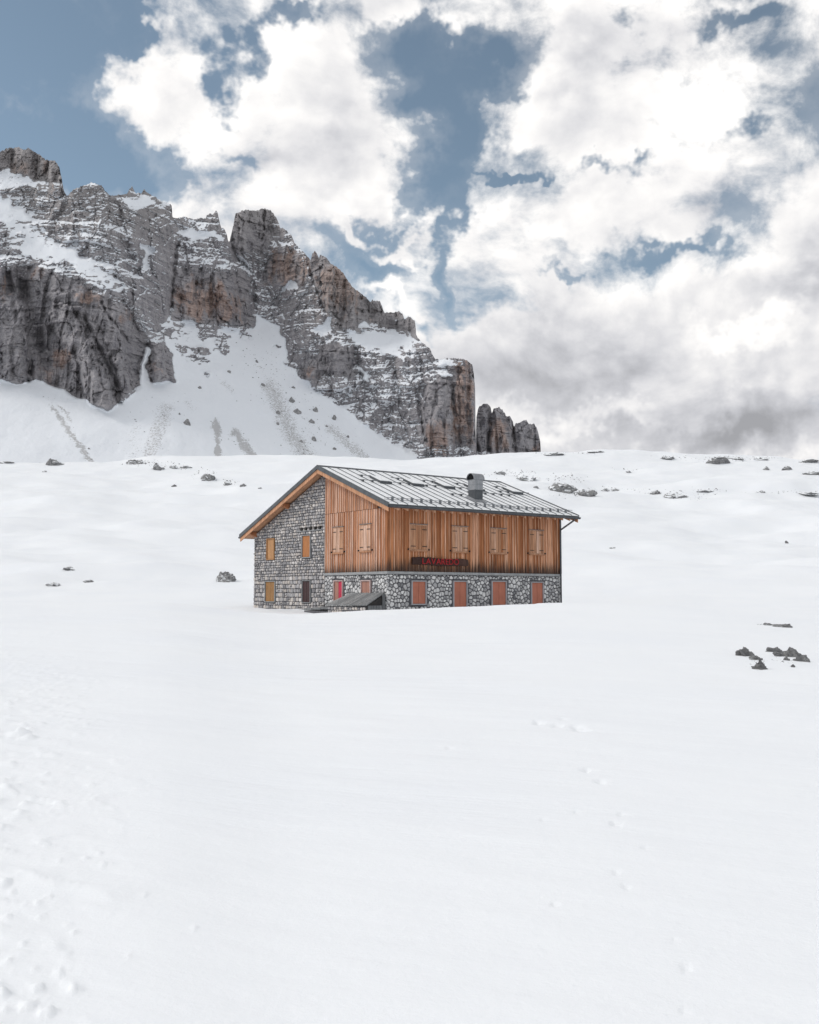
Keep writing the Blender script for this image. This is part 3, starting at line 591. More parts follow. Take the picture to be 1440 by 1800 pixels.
def rubble(dom, holes, x0, x1, z0, z1, s):
    pts = []; nx, nz = int((x1 - x0) / s), int((z1 - z0) / s)
    for i in range(-1, nx + 2):
        for k in range(-1, nz + 2):
            if rng.random() < .93: pts.append((x0 + (i + .5 * (k % 2) + rng.uniform(-.42, .42)) * s, z0 + (k + rng.uniform(-.42, .42)) * s * .96))
    res = []; P = np.array(pts)
    for i, p in enumerate(pts):
        dd = np.hypot(P[:, 0] - p[0], P[:, 1] - p[1]); near = np.argsort(dd)[1:15]; q = [(p[0] - s, p[1] - s), (p[0] + s, p[1] - s), (p[0] + s, p[1] + s), (p[0] - s, p[1] + s)]
        for k in near:
            nx_, ny_ = P[k][0] - p[0], P[k][1] - p[1]; mx, my = (P[k][0] + p[0]) / 2, (P[k][1] + p[1]) / 2; q = clip(q, nx_, ny_, nx_ * mx + ny_ * my)
            if len(q) < 3: break
        if len(q) < 3: continue
        q = clip_region(q, dom, holes)
        if q and area(q) > .005: res.append(rounded(q, .03))
    return res
def to_gable(v): return [(-h, b, zz(z)) for (b, z, h) in v]
def to_front(v): return [(a, -h, zz(z)) for (a, z, h) in v]

# windows: (a or b range, z range)
W_LONG_UP = [(1.32, 2.38, 2.17, 3.48), (4.01, 5.07, 2.16, 3.49), (6.67, 7.75, 2.15, 3.49), (9.49, 10.54, 2.17, 3.50)]
W_LONG_LO = [(1.43, 2.36, -.53, .68), (4.11, 5.05, -.70, .69), (6.74, 7.80, -.62, .71), (9.61, 10.55, -.60, .68)]
W_GAB_UP = [(11.05, 11.93, 1.98, 3.22), (7.07, 7.99, 1.98, 3.25)]
W_GAB_WD = [(3.79, 4.77, 2.14, 3.50), (1.30, 2.25, 2.14, 3.51)]
W_GAB_LO = [(10.89, 12.08, -.47, .77), (7.06, 7.94, -.47, .75), (3.86, 4.74, -.42, .72), (1.35, 2.20, -.42, .70)]
grow = lambda L, e: [(a - e, b + e, c - e, d + e) for a, b, c, d in L]

# core walls
core = MB(); prof = [(0, 0), (WID, 0), (WID, rz(WID) - .3), (RB, rz(RB) - .3), (0, rz(0) - .3)]
cv = [(0.0, b, z) for b, z in prof] + [(LEN, b, z) for b, z in prof]; cf = [(0, 1, 2, 3, 4)[::-1], (5, 6, 7, 8, 9)] + [(i, (i + 1) % 5, 5 + (i + 1) % 5, 5 + i) for i in range(5)]
WALL = core.add(cv, cf).obj('wall', M_MORTAR, HUT); WALL['label'] = 'grey mortared masonry walls'
stones = []
dom = [(5.66, -1.3), (WID, -1.3), (WID, RZ - SL * (WID - RB) - .33), (5.66, RZ - SL * .11 - .33)]
for q in coursed(dom, grow(W_GAB_UP, .03) + grow(W_GAB_LO[:2], .03), 5.66, WID, -1.3, 6.6, lambda z: rng.uniform(.20, .27) if z < .9 else rng.uniform(.13, .20), lambda z: rng.uniform(.16, .36) if z < .9 else rng.uniform(.13, .33)):
    stones.append((q, 'g', rng.uniform(.03, .065), .025, M_STONE, min(1, max(0, rng.gauss(.5, .26)))))
dom = [(-.03, -1.3), (5.66, -1.3), (5.66, .98), (-.03, .98)]
for q in rubble(dom, grow(W_GAB_LO[2:], .06), 0, 5.66, -1.3, 1.0, .19): stones.append((q, 'g', rng.uniform(.03, .06), .028, M_PALE, rng.random() ** .55))
dom = [(-.06, -1.3), (LEN, -1.3), (LEN, .98), (-.06, .98)]
for q in rubble(dom, grow(W_LONG_LO, .06), -.06, LEN, -1.3, 1.0, .20): stones.append((q, 'f', rng.uniform(.03, .06), .028, M_PALE, rng.random() ** .55))
def visible_area(s):
    q = s[0]; zc = sum(p[1] for p in q) / len(q); return abs(area(q)) * (1 if zc > -.6 else 0) * (1.25 if s[1] == 'f' else 1)
stones.sort(key=visible_area, reverse=True)
for q, side, pr, gap, m, tone in stones[:300]:
    v, f = stone_solid(q, pr, gap); cx = sum(p[0] for p in q) / len(q); cz = sum(p[1] for p in q) / len(q)
    v = to_gable(v) if side == 'g' else to_front(v)
    if side == 'g': f = [k[::-1] for k in f]
    link('stone', pymesh('stone', v, f, tone=tone), m, WALL)
for m in (M_STONE, M_PALE):
    V, Fc, T = [], [], []
    for q, side, pr, gap, mm, tone in stones[300:]:
        if mm is not m: continue
        v, f = stone_solid(q, pr, gap); v = to_gable(v) if side == 'g' else to_front(v)
        if side == 'g': f = [k[::-1] for k in f]
        n = len(V); V += v; Fc += [tuple(i + n for i in k) for k in f]; T += [tone] * len(v)
    o = link('small_stones', pymesh('small_stones', V, Fc, tone=np.array(T)), m, WALL); o['kind'] = 'stuff'

# concrete sill band and timber cladding
MB().add(boxv(-.13, LEN + .03, -.13, -.0, zz(.985), zz(1.115)), BOXF).add(boxv(-.13, -.0, .0, 5.62, zz(.985), zz(1.115)), BOXF).obj('sill_band', M_CONC, HUT)
def toned(rnd): return min(.999, max(.001, rnd))
def board(side, u0, u1, z0, za, zb, proud, tone, mat, name='board'):
    """upright board; za, zb are its top at u0 and u1"""
    if side == 'g': v = [(-proud, u0, z0), (-proud, u1, z0), (-.0, u1, z0), (-.0, u0, z0), (-proud, u0, za), (-proud, u1, zb), (-.0, u1, zb), (-.0, u0, za)]; f = [k[::-1] for k in BOXF]
    else: v = [(u0, -proud, z0), (u1, -proud, z0), (u1, -.0, z0), (u0, -.0, z0), (u0, -proud, za), (u1, -proud, zb), (u1, -.0, zb), (u0, -.0, za)]; f = BOXF
    return link(name, pymesh(name, v, f, tone=tone), mat, HUT)
def run_boards(side, u0, u1, z0, ztop, mat, base, seed):
    r = random.Random(seed); u = u0; k = 0
    while u < u1 - .02:
        narrow = k % 2 == 1; w = r.uniform(.035, .06) if narrow else r.uniform(.11, .20); e = min(u + w, u1)
        tone = toned(r.gauss(.84, .16)) if narrow else toned(r.gauss(.36, .26))
        board(side, u, e - .006, z0, ztop(u) - .002 * (k % 3), ztop(e) - .002 * (k % 3), base + (.028 if narrow else 0) + r.uniform(0, .012), tone, mat)
        u = e; k += 1
lowtop = zz(4.245); under = lambda b: rz(b) - .335
run_boards('g', .0, 5.60, zz(1.118), lambda b: min(lowtop, under(b)), M_WOODG, .055, 3)
run_boards('g', .80, 5.60, zz(4.262), lambda b: max(zz(4.27), under(b)), M_WOODG, .062, 5)
run_boards('f', -.04, LEN, zz(1.118), lambda a: under(0) - .02, M_WOODL, .055, 8)
MB().box(-.10, .02, -.104, -.002, zz(1.12), under(0) - .04).obj('corner_board', M_WOODL, HUT, tone=.15)
MB().box(-.075, -.0, 5.605, 5.655, zz(1.12), zz(4.25)).obj('cladding_edge', M_DARK, HUT)

# windows with closed shutters
def window(side, w, leaves, frame_mat, leaf_mats, base, fw=.05, hinge=False, tones=(.5, .5), shelf=False, label=None):
    u0, u1, z0, z1 = w; root = None
    def bx(name, mat, a0, a1, c0, c1, p0, p1, par, tone=.5, bevel=.004):
        v = boxv(-p1, -p0, a0, a1, zz(c0), zz(c1)) if side == 'g' else boxv(a0, a1, -p1, -p0, zz(c0), zz(c1))
        return MB().add(v, BOXF).obj(name, mat, par, tone=tone, bevel=bevel)
    root = bx('window', M_DARK, u0 + fw, u1 - fw, z0 + fw, z1 - fw, .004, base - (.02 if hinge else .055), HUT, bevel=0)
    if label: root['label'] = label
    for (a0, a1, c0, c1) in ((u0, u1, z1 - fw, z1), (u0, u1, z0, z0 + fw), (u0, u0 + fw, z0 + fw, z1 - fw), (u1 - fw, u1, z0 + fw, z1 - fw)):
        bx('frame', frame_mat, a0, a1, c0, c1, .0, base + (.015 if hinge else .03), root, .62)
    n = leaves; wd = (u1 - u0 - 2 * fw) / n
    for i in range(n):
        a0, a1 = u0 + fw + i * wd + .008, u0 + fw + (i + 1) * wd - .008; c0, c1 = z0 + fw + .008, z1 - fw - .008
        if hinge:      # each leaf from three upright planks
            for k in range(3):
                q0 = a0 + (a1 - a0) * k / 3; q1 = a0 + (a1 - a0) * (k + 1) / 3 - .008; bx('shutter_plank', leaf_mats[i], q0, q1, c0, c1, base - .02, base + .012 + .006 * (k == 1), root, toned(rng.gauss(tones[i], .18)))
        else: bx('shutter', leaf_mats[i], a0, a1, c0, c1, base - .055, base - .028, root, tones[i])
    if hinge:
        for i in range(n):
            for c in (z0 + .2, z1 - .27):
                e = u0 + .02 if i == 0 else u1 - .02; s = 1 if i == 0 else -1; bx('hinge', M_IRON, min(e, e + s * .30), max(e, e + s * .30), c, c + .035, base + .016, base + .034, root)
        bx('drip_board', M_DARK2, u0 - .04, u1 + .04, z1 + .002, z1 + .03, .0, base + .05, root); bx('sill', M_SHUT, u0 - .03, u1 + .03, z0 - .05, z0 - .002, .0, base + .05, root, .3)
        for u in (u0 - .12, u1 + .12): bx('shutter_catch', M_IRON, u - .02, u + .02, z0 + .02, z0 + .10, .05, base + .05, root)
    return root
for k, w in enumerate(W_LONG_UP): window('f', w, 2, M_SHUT, (M_SHUT, M_SHUT), .10, hinge=True, tones=((.25, .45), (.6, .75), (.7, .35), (.55, .75))[k])
for k, w in enumerate(W_GAB_WD): window('g', w, 2, M_SHUT, (M_SHUT, M_SHUT), .10, hinge=True, tones=(.75, .8))
for w in W_LONG_LO: window('f', w, 2, M_GREYF, (M_SALMON, M_SALMON), .07)
window('g', W_GAB_UP[0], 1, M_TAN, (M_TAN,), .07, fw=.04); window('g', W_GAB_UP[1], 1, M_CONC, (M_ORBR,), .07, fw=.045)
window('g', W_GAB_LO[0], 2, M_CONC, (M_OCHRE, M_OCHRE), .07); window('g', W_GAB_LO[1], 2, M_CONC, (M_DKBR, M_DKBR), .06, fw=.03)
window('g', W_GAB_LO[2], 2, M_PINKF, (M_CRIM, M_BROWNP), .07, label='window with one brown and one crimson shutter'); window('g', W_GAB_LO[3], 2, M_PINKF, (M_BROWNP, M_BROWNP), .07)
for k in range(5): MB().box(-.14, .0, 6.02 + k * .47, 6.20 + k * .47, zz(3.50), zz(3.66)).obj('beam_end', M_IRON, HUT, bevel=.01)
MB().box(-.09, .0, 6.0, 8.5, zz(3.44), zz(3.49)).obj('ledge_strip', M_CONC, HUT)

# roof
ROOF = None
def slope_box(a0, a1, b0, b1, off0, off1, mb=None):
    """box lying on the roof slope between b0 and b1, off0..off1 above the roof skin"""
    mb = mb or MB(); v = []
    for off in (off0, off1):
        for (a, b) in ((a0, b0), (a1, b0), (a1, b1), (a0, b1)): v.append((a, b, rz(b) + off))
    return mb.add(v, BOXF)
deck = MB(); slope_box(A0 + .03, A1 - .03, B0 + .02, RB, -.13, -.022, deck); slope_box(A0 + .03, A1 - .03, RB, B1 - .02, -.13, -.022, deck); ROOF = deck.obj('roof', M_DARK, HUT)
pitch = .60; npan = int(round((A1 - A0) / pitch)); pitch = (A1 - A0) / npan
meshes = {}
for key, (b0, b1) in (('n', (B0, RB - .03)), ('f', (RB + .03, B1))):
    meshes[key] = (slope_box(0, pitch - .036, b0, b1, -.018, .0).mesh('roof_panel'), slope_box(-.017, .017, b0, b1, -.016, .036).mesh('standing_seam'))
for key in ('n', 'f'):
    for i in range(npan):
        link('roof_panel', meshes[key][0], M_PANEL, ROOF, (A0 + i * pitch + .018, 0, 0))
        if i: link('standing_seam', meshes[key][1], M_DARK2, ROOF, (A0 + i * pitch, 0, 0))
for a in (A0, A1):        # verge trims and barge boards
    s = 1 if a < 0 else -1
    for b0, b1 in ((B0, RB), (RB, B1)):
        slope_box(min(a, a + s * .09), max(a, a + s * .09), b0, b1, -.18, .045).obj('verge_trim', M_DARK, ROOF)
        slope_box(min(a + s * .05, a + s * .10), max(a + s * .05, a + s * .10), b0 + (.05 if b0 == B0 else 0), b1 - (.05 if b1 == B1 else 0), -.40, -.182).obj('barge_board', M_WOODN, ROOF, tone=.35)
MB().add([(A0, RB - .12, rz(RB - .12) + .035), (A1, RB - .12, rz(RB - .12) + .035), (A1, RB, rz(RB) + .055), (A0, RB, rz(RB) + .055), (A0, RB + .12, rz(RB + .12) + .035), (A1, RB + .12, rz(RB + .12) + .035)], [(0, 1, 2, 3), (3, 2, 5, 4)]).obj('ridge_cap', M_DARK, ROOF)
for b0, b1 in ((B0 + .04, RB), (RB, B1 - .04)): slope_box(A0 + .11, A1 - .11, b0, b1, -.20, -.132).obj('soffit', M_WOODN, ROOF, tone=.55)
for b in (13.32, 9.55, RB, .14):   # purlins carrying the gable overhang
    s_ = slope_box
    v = MB(); z1 = rz(b) - .205; v.add([(A0 + .14, b - .15, z1 - .10), (A0 + .14, b + .15, z1 - .10), (.0, b + .15, z1 - .30), (.0, b - .15, z1 - .30), (A0 + .14, b - .15, z1 + .0), (A0 + .14, b + .15, z1), (.0, b + .15, z1), (.0, b - .15, z1)], [k[::-1] for k in BOXF])
    v.obj('purlin', M_WOODG, HUT, tone=.12)
for i in range(22):
    a = .02 + i * .563; slope_box(a, a + .10, B0 + .10, -.02, -.34, -.205).obj('rafter', M_WOODN, HUT, tone=.8)
g = MB(); n = 9
for b, s in ((B0 - .06, 1), (B1 + .06, 1)):
    g = MB(); v = []; zc = rz(b) - .075
    for a in (A0 + .02, A1 - .02):
        for k in range(n): th = math.pi + math.pi * k / (n - 1); v.append((a, b + .085 * math.cos(th), zc + .10 * math.sin(th)))
        for k in range(n): th = 2 * math.pi - math.pi * k / (n - 1); v.append((a, b + .073 * math.cos(th), zc + .088 * math.sin(th)))
    m = 2 * n; g.add(v, [(k, (k + 1) % m, m + (k + 1) % m, m + k) for k in range(m)] + [tuple(range(m))[::-1], tuple(range(m, 2 * m))]); g.obj('gutter', M_DARK, HUT, smooth=False)
slope_box(A0 + .09, A1 - .09, B0 - .0, B0 + .035, -.20, -.02).obj('fascia', M_DARK, HUT)
gz = rz(B0) - .16
MB().tube([(LEN + .18, B0 - .06, gz), (LEN + .18, B0 - .06, gz - .12), (LEN - .04, -.16, gz - .62), (LEN - .06, -.15, gz - .78), (LEN - .06, -.15, .2)], .05, 10).obj('downpipe', M_DARK, HUT, smooth=True)
MB().box(-.0, .12, -.115, -.001, zz(1.13), under(0) - .05).obj('corner_trim', M_DARK, HUT, (LEN - .06, 0, 0))
# snow guards: brackets with two rails along the eave
brk = MB(); brk.add([(-.075, -.05, rz(-.05)), (.075, -.05, rz(-.05)), (.075, -.01, rz(-.01)), (-.075, -.01, rz(-.01)), (-.075, -.06, rz(-.05) + .20), (.075, -.06, rz(-.05) + .20), (.075, -.02, rz(-.01) + .20), (-.075, -.02, rz(-.01) + .20)], BOXF); brk.box(-.02, .02, -.01, .22, rz(0) + .005, rz(0) + .07)
brm = brk.mesh('snow_guard_bracket', bevel=.006); SH = -.42
for i in range(21):
    link('snow_guard_bracket', brm, M_DARK2, ROOF, (A0 + (i + 1) * pitch, SH, SL * SH + .002))
for h in (.07, .16): MB().tube([(A0 + .1, SH - .055, rz(SH - .05) + h), (A1 - .1, SH - .055, rz(SH - .05) + h)], .016, 8).obj('snow_guard_rail', M_STEEL, ROOF)
# roof windows, snow lying on the pane
SKYL = [1.62, 3.80, 5.97, 8.16, 11.12]
for a in SKYL:
    b0, b1, w = 2.86, 3.84, .68
    fr = slope_box(a, a + w, b0, b1, .0, .11).obj('roof_window', M_DARK, HUT, bevel=.008)
    slope_box(a + .05, a + w - .02, b0 + .09, b1 + .015, .112, .15).obj('snow_patch', M_PANEL, fr, bevel=.01)
    slope_box(a - .03, a + w + .03, b0 - .05, b0 + .05, .0, .135).obj('lower_cover', M_DARK, fr, bevel=.01)
def rail(a0, a1, b):
    o = MB().tube([(a0, b, rz(b) + .10), (a1, b, rz(b) + .10)], .018, 8).obj('roof_rail', M_DARK2, ROOF)
    i0 = math.ceil((a0 - A0 + .1) / pitch)
    while A0 + i0 * pitch < a1:
        a = A0 + i0 * pitch; MB().box(a - .05, a + .05, b - .03, b + .07, rz(b) - .005, rz(b) + .12).obj('rail_clamp', M_DARK, ROOF, bevel=.006); i0 += 1
prev = A0 + .3
for a in SKYL: rail(max(prev, a - 1.35), a - .05, 2.93); rail(a - .75, a + .62, 3.93); prev = a + .75
rail(SKYL[-1] + .75, A1 - .1, 3.0); rail(7.0, 10.6, 2.2); rail(5.2, 6.1, 1.45)

# chimney
CH = empty('chimney', (6.2, .62, rz(.62)), 0); CH.parent = HUT
w_ = .56
def ch(name, mat, *b, bev=.008): return MB().box(*b).obj(name, mat, CH, bevel=bev)
ch('base_casing', M_DARK, 0, w_, 0, w_, -.25, .62); ch('upper_casing', M_STEEL, -.008, w_ + .008, -.008, w_ + .008, .622, 1.20)
ch('casing_joint', M_DARK2, -.012, w_ + .012, -.012, w_ + .012, .905, .915, bev=0)
MB().add([(-.14, -.22, -.075), (w_ + .14, -.22, -.075), (w_ + .14, w_ + .1, .26), (-.14, w_ + .1, .26), (-.01, -.01, .10), (w_ + .01, -.01, .10), (w_ + .01, w_ + .01, .33), (-.01, w_ + .01, .33)], BOXF).obj('flashing', M_STEEL, CH)
arch = MB(); v = []; n = 15; rr = .325; cy = w_ / 2
for r0, a0, a1 in ((rr, -.10, w_ + .10), (rr - .03, -.10, w_ + .10)):
    for a in (a0, a1):
        for k in range(n): th = math.pi * k / (n - 1); v.append((a, cy - r0 * math.cos(th), 1.19 + r0 * 1.05 * math.sin(th)))
f = []
for k in range(n - 1): f += [(k, k + 1, n + k + 1, n + k), (2 * n + k + 1, 2 * n + k, 3 * n + k, 3 * n + k + 1), (k + 1, k, 2 * n + k, 2 * n + k + 1), (n + k, n + k + 1, 3 * n + k + 1, 3 * n + k)]
f += [(0, n, 3 * n, 2 * n), (n - 1, 3 * n - 1, 4 * n - 1, 2 * n - 1)]
arch.add(v, f).obj('barrel_cap', M_STEEL, CH, smooth=False)
MB().box(.0, w_, .02, w_ - .02, 1.2, 1.30).obj('flue', M_VOID, CH, bevel=.02)
v = [(-.05, cy - (rr - .04) * math.cos(math.pi * k / 14), 1.192 + (rr - .04) * 1.04 * math.sin(math.pi * k / 14)) for k in range(15)]; v += [(a + w_ + .08, b, c) for a, b, c in v]
MB().add(v, [tuple(range(15)), tuple(range(15, 30))[::-1]] + [(k, k + 1, 16 + k, 15 + k) for k in range(14)]).obj('cap_opening_shade', M_VOID, CH)  # solid black fill painted as the shade in the cap's open end

# name board
SIGN = empty('name_sign', (0, 0, 0)); tag(SIGN, 'dark log name board with red raised letters on the larch front wall', 'sign')
SIGN.matrix_world = Matrix.Translation(HUT.location) @ Matrix.Rotation(math.pi / 2 - AL, 4, 'Z')
bm = bmesh.new(); nseg = 36; rows = []
for i in range(nseg + 1):
    u = i / nseg; a = 1.39 + 3.62 * u; top = 1.83 - .05 * u + .03 * math.sin(u * 9) + rng.uniform(-.012, .012) + (.03 if .25 < u < .6 else 0); bot = 1.455 - .03 * u + .02 * math.sin(u * 7 + 1) + rng.uniform(-.01, .01)
    rows.append([bm.verts.new((a, -.12 - d, zz(z))) for d, z in ((0, bot), (.06, bot + .01), (.095, bot + .12), (.095, top - .12), (.06, top - .01), (0, top))])
for i in range(nseg):
    for k in range(6): bm.faces.new((rows[i][k], rows[i + 1][k], rows[i + 1][(k + 1) % 6], rows[i][(k + 1) % 6]))
bm.faces.new(rows[0]); bm.faces.new(rows[-1][::-1]); bmesh.ops.recalc_face_normals(bm, faces=bm.faces[:])
me = bpy.data.meshes.new('log_board'); bm.to_mesh(me); bm.free(); set_attr(me, 'tone', np.linspace(.2, .8, len(me.vertices)) ** 2); link('log_board', me, M_LOG, SIGN)
x = 1.98
for chx in 'LAVAREDO':
    cu = bpy.data.curves.new('letter', 'FONT'); cu.body = chx; cu.size = .42; cu.extrude = .014; cu.offset = .002
    tmp = bpy.data.objects.new('tmp', cu); COL.objects.link(tmp); bpy.context.view_layer.update()
    me = bpy.data.meshes.new_from_object(tmp.evaluated_get(bpy.context.evaluated_depsgraph_get())); bpy.data.objects.remove(tmp)
    co = np.zeros(len(me.vertices) * 3); me.vertices.foreach_get('co', co); co = co.reshape(-1, 3); wd = np.ptp(co[:, 0]); co[:, 0] -= co[:, 0].min(); 
    new = np.stack([x + co[:, 0] * 1.06, -.235 - co[:, 2], zz(1.505) + co[:, 1]], -1); me.vertices.foreach_set('co', new.ravel()); me.update()
    me.materials.clear(); link('letter', me, M_RED, SIGN); x += wd * 1.06 + .038

# cellar entrance against the gable corner
SHED = empty('cellar_shed', (0, 0, 0)); tag(SHED, 'low lean-to cellar shed with weathered grey plank roof at the foot of the gable', 'shed')
SHED.matrix_world = Matrix.Translation(HUT.location) @ Matrix.Rotation(math.pi / 2 - AL, 4, 'Z')
DP = 1.12
def shed_roof(b, k): return zz(.03 - .60 * k)             # k: 0 at the wall, 1 at the front edge
nb = 15; edge_t = lambda i: .16 + 2.95 * i / nb; edge_f = lambda i: .02 + 3.70 * i / nb
for i in range(nb):
    b0, b1 = edge_t(i), edge_t(i + 1) - .012; c0, c1 = edge_f(i), edge_f(i + 1) - .012; dz = rng.uniform(-.008, .008)
    v = [(-.075, b0, zz(.03) + dz), (-.075, b1, zz(.03) + dz), (-DP - .1, c1, zz(-.56) + dz), (-DP - .1, c0, zz(-.56) + dz)]; v += [(p[0], p[1], p[2] + .045) for p in v]
    MB().add(v, BOXF).obj('roof_plank', M_OLD, SHED, tone=toned(rng.gauss(.62, .2)))
MB().box(-DP - .02, -.08, .14, .22, zz(-1.3), zz(-.62)).add([(-DP - .02, .14, zz(-.62)), (-.08, .14, zz(-.62)), (-.08, .22, zz(-.62)), (-DP - .02, .22, zz(-.62)), (-DP - .02, .14, zz(-.575)), (-.08, .14, zz(.0)), (-.08, .22, zz(.0)), (-DP - .02, .22, zz(-.575))], BOXF).obj('side_wall', M_IRON, SHED)
for i in range(5): MB().box(-DP + .04 + i * .17, -DP + .195 + i * .17, .10, .138, zz(-1.3), zz(-.55 + .0 * i)).obj('door_plank', M_OLD, SHED, tone=toned(rng.gauss(.12, .1)))
MB().box(-.24, -.085, .05, .15, zz(-1.3), zz(.0)).obj('post', M_OLD, SHED, tone=.05, bevel=.01)
fw_ = MB().box(-DP + .02, -DP + .16, .24, 3.62, zz(-1.3), zz(-.60)).obj('front_wall', M_MORTAR, SHED)
dom = [(.22, -1.3), (3.62, -1.3), (3.62, -.61), (.22, -.61)]
for q in coursed(dom, [], .22, 3.62, -1.3, -.6, lambda z: rng.uniform(.14, .2), lambda z: rng.uniform(.15, .3)):
    v, f = stone_solid(q, .04, .02); link('stone', pymesh('stone', [(-DP + .02 - h, b, zz(z)) for b, z, h in v], [k[::-1] for k in f], tone=rng.random()), M_STONE, fw_)
BENCH = empty('low_wall', (0, 0, 0)); tag(BENCH, 'snow-edged low slab ledge left of the plank-roofed shed', 'ledge'); BENCH.matrix_world = SHED.matrix_world
for i in range(3): MB().box(-.95 + .02 * i, -.10, 3.80 + i * .85, 4.62 + i * .85, zz(-.78 - .03 * i), zz(-.66 - .035 * i)).obj('slab', M_OLD, BENCH, tone=.3 + .1 * i, bevel=.02)
MB().box(-.9, -.10, 3.85, 6.3, zz(-1.3), zz(-.86)).obj('footing', M_MORTAR, BENCH)

# ------------------------------------------------------------------ boulders and outcrops in the snow
def rock_mesh(name, w, d, h, seed, sub=3, frost=0., rough=.12, cuts=12):
    r = np.random.RandomState(seed); bm = bmesh.new(); bmesh.ops.create_icosphere(bm, subdivisions=sub, radius=1); me = bpy.data.meshes.new(name); bm.to_mesh(me); bm.free()
    n = len(me.vertices); co = np.zeros(n * 3); me.vertices.foreach_get('co', co); p = co.reshape(-1, 3)
    for k in range(cuts):
        q = r.normal(size=3); q /= np.linalg.norm(q); e = np.maximum(p @ q - r.uniform(.62, .92), 0); p = p - e[:, None] * q
    o = r.rand(3) * 50; ax, ay, az_ = p[:, 0], p[:, 1], p[:, 2]
    p = p * (1 + rough * 2.0 * fbm(ax * 1.3 + o[0] + az_ * .7, ay * 1.3 + o[1] - az_ * .8, 5, .6) + rough * .9 * np.abs(fbm(ax * 3.1 + o[1] - az_, ay * 3.1 + o[2] + az_, 3, .6)))[:, None]
    p = p * (np.array([w / 2, d / 2, h * .80]) / .85); p[:, 2] += -h * .02 + np.abs(p[:, 0]) / (w / 2) * -.12 * h
    me.vertices.foreach_set('co', p.ravel()); me.update(); set_attr(me, 'frost', np.full(n, frost))
    return me
def rock(x0, x1, y0, y1, label, frost=-.1, sub=4, name='boulder', cat='boulder', group=None, rough=.16, deep=.8, hit=None):
    global _seed; _seed += 1
    p = (hit or ray_ground)((x0 + x1) / 2, y1); k = p[1] / F_PX; w = (x1 - x0) * k * (1.0 if hit else .94); h = max((y1 - y0) * k * (1.0 if hit else .88 if p[1] < 60 else .74), .05)
    if hit is None and p[1] > 60: frost += .36
    if hit is None and p[1] < 60: rough = .30
    o = link(name, rock_mesh(name, w, w * deep, h, _seed, sub, frost, rough), M_ROCK, None, (p[0], p[1] + w * deep * .3, p[2] + (w * deep * .3) * (.16 if p[1] > 60 else .02)))
    o.rotation_euler = (0, 0, random.Random(_seed).uniform(-.35, .35)); tag(o, label, cat, group); return o
_seed = 100
G1 = 'boulders poking out of the snow at right'
rock(1297, 1321, 1137, 1153, 'wedge-shaped grey boulder at the left end of the near cluster at right', -.2, group=G1)
rock(1315, 1326, 1147, 1154, 'tiny grey rock just right of the leftmost boulder in the near cluster', -.2, group=G1)
rock(1318, 1343, 1151, 1160, 'flat grey rock slab behind the lowest boulder of the near cluster', -.2, group=G1)
rock(1328, 1352, 1157, 1177, 'lowest and largest dark boulder of the near cluster at right', -.25, group=G1)
rock(1349, 1373, 1137, 1146, 'low flat-topped grey rock in the middle of the near cluster', -.2, group=G1)
rock(1364, 1381, 1143, 1154, 'slanting grey rock below the flat-topped one in the near cluster', -.2, group=G1)
rock(1382, 1408, 1140, 1155, 'pointed pyramid-like boulder at the right of the near cluster', -.25, group=G1)
rock(1402, 1421, 1152, 1163, 'half-buried grey rock at the far right end of the near cluster', -.2, group=G1)
rock(1380, 1390, 1155, 1161, 'small snow-filled rock below the pyramid-like boulder', -.2, group=G1)
rock(1392, 1399, 1167, 1173, 'very small rock lowest right of the near cluster', -.3, sub=2, group=G1)
rock(1337, 1358, 1094, 1099, 'thin rock edge showing through snow above the near cluster', .1, group=G1)
rock(1368, 1394, 1096, 1103, 'low slanted rock edge right of another, above the near cluster', -.1, group=G1)
G2 = 'rocks in the snow field left of the hut'
rock(378, 416, 1002, 1022, 'big rounded boulder dusted with snow beside the hut\'s stone gable', -.24, sub=4, group=G2)
rock(109, 128, 994, 1002, 'small dark rock, highest of three in the left snow field', -.2, group=G2)
rock(79, 104, 1023, 1030, 'flat dark rock, leftmost of three in the left snow field', -.2, group=G2)
rock(147, 163, 1018, 1024, 'small flat rock, rightmost of three in the left snow field', -.1, group=G2)
G3 = 'rocks along the snowy crest at left'
rock(77, 98, 797, 818, 'pointed dark rock standing on the left snow crest', -.6, group=G3)
rock(88, 112, 808, 818, 'flat dark rock at the foot of the pointed rock on the crest', -.1, group=G3)
rock(-3, 22, 808, 814, 'low rock strip on the crest at the left picture edge', -.1, group=G3)
rock(73, 83, 825, 830, 'small rock below the pointed rock on the left crest', -.2, sub=2, group=G3)
rock(221, 252, 804, 816, 'dark ledge at the left end of the crest outcrop', -.15, group=G3)
rock(262, 286, 811, 826, 'dark broken ledge, second from the left of the crest outcrop', -.1, group=G3)
rock(296, 312, 816, 823, 'small ledge rock right of the broken crest ledge', .05, group=G3)
rock(318, 337, 816, 823, 'thin ledge rock at the right end of the crest strip', .1, group=G3)
rock(351, 374, 826, 844, 'dark split rock on the slope below the left crest', -.1, group=G3)
rock(391, 409, 844, 853, 'dark rock midway between split rock and hut roof', -.1, group=G3)
rock(422, 433, 847, 855, 'small round rock nearest to the left roof slope', -.2, group=G3)
rock(300, 310, 849, 856, 'lone small rock on the slope left of the split rock', -.2, sub=2, group=G3)
rock(451, 460, 855, 859, 'tiny flat rock just left of the roof ridge', 0, sub=2, group=G3)
G4 = 'outcrops on the snow slope right of the roof'
rock(968, 1016, 838, 863, 'large dark outcrop on the slope just right of the roof', -.1, sub=4, group=G4)
rock(1013, 1049, 855, 872, 'dark outcrop directly below right of the largest one', -.15, sub=4, group=G4)
rock(1056, 1071, 856, 863, 'small dark rock, first right of the paired outcrops', -.1, group=G4)
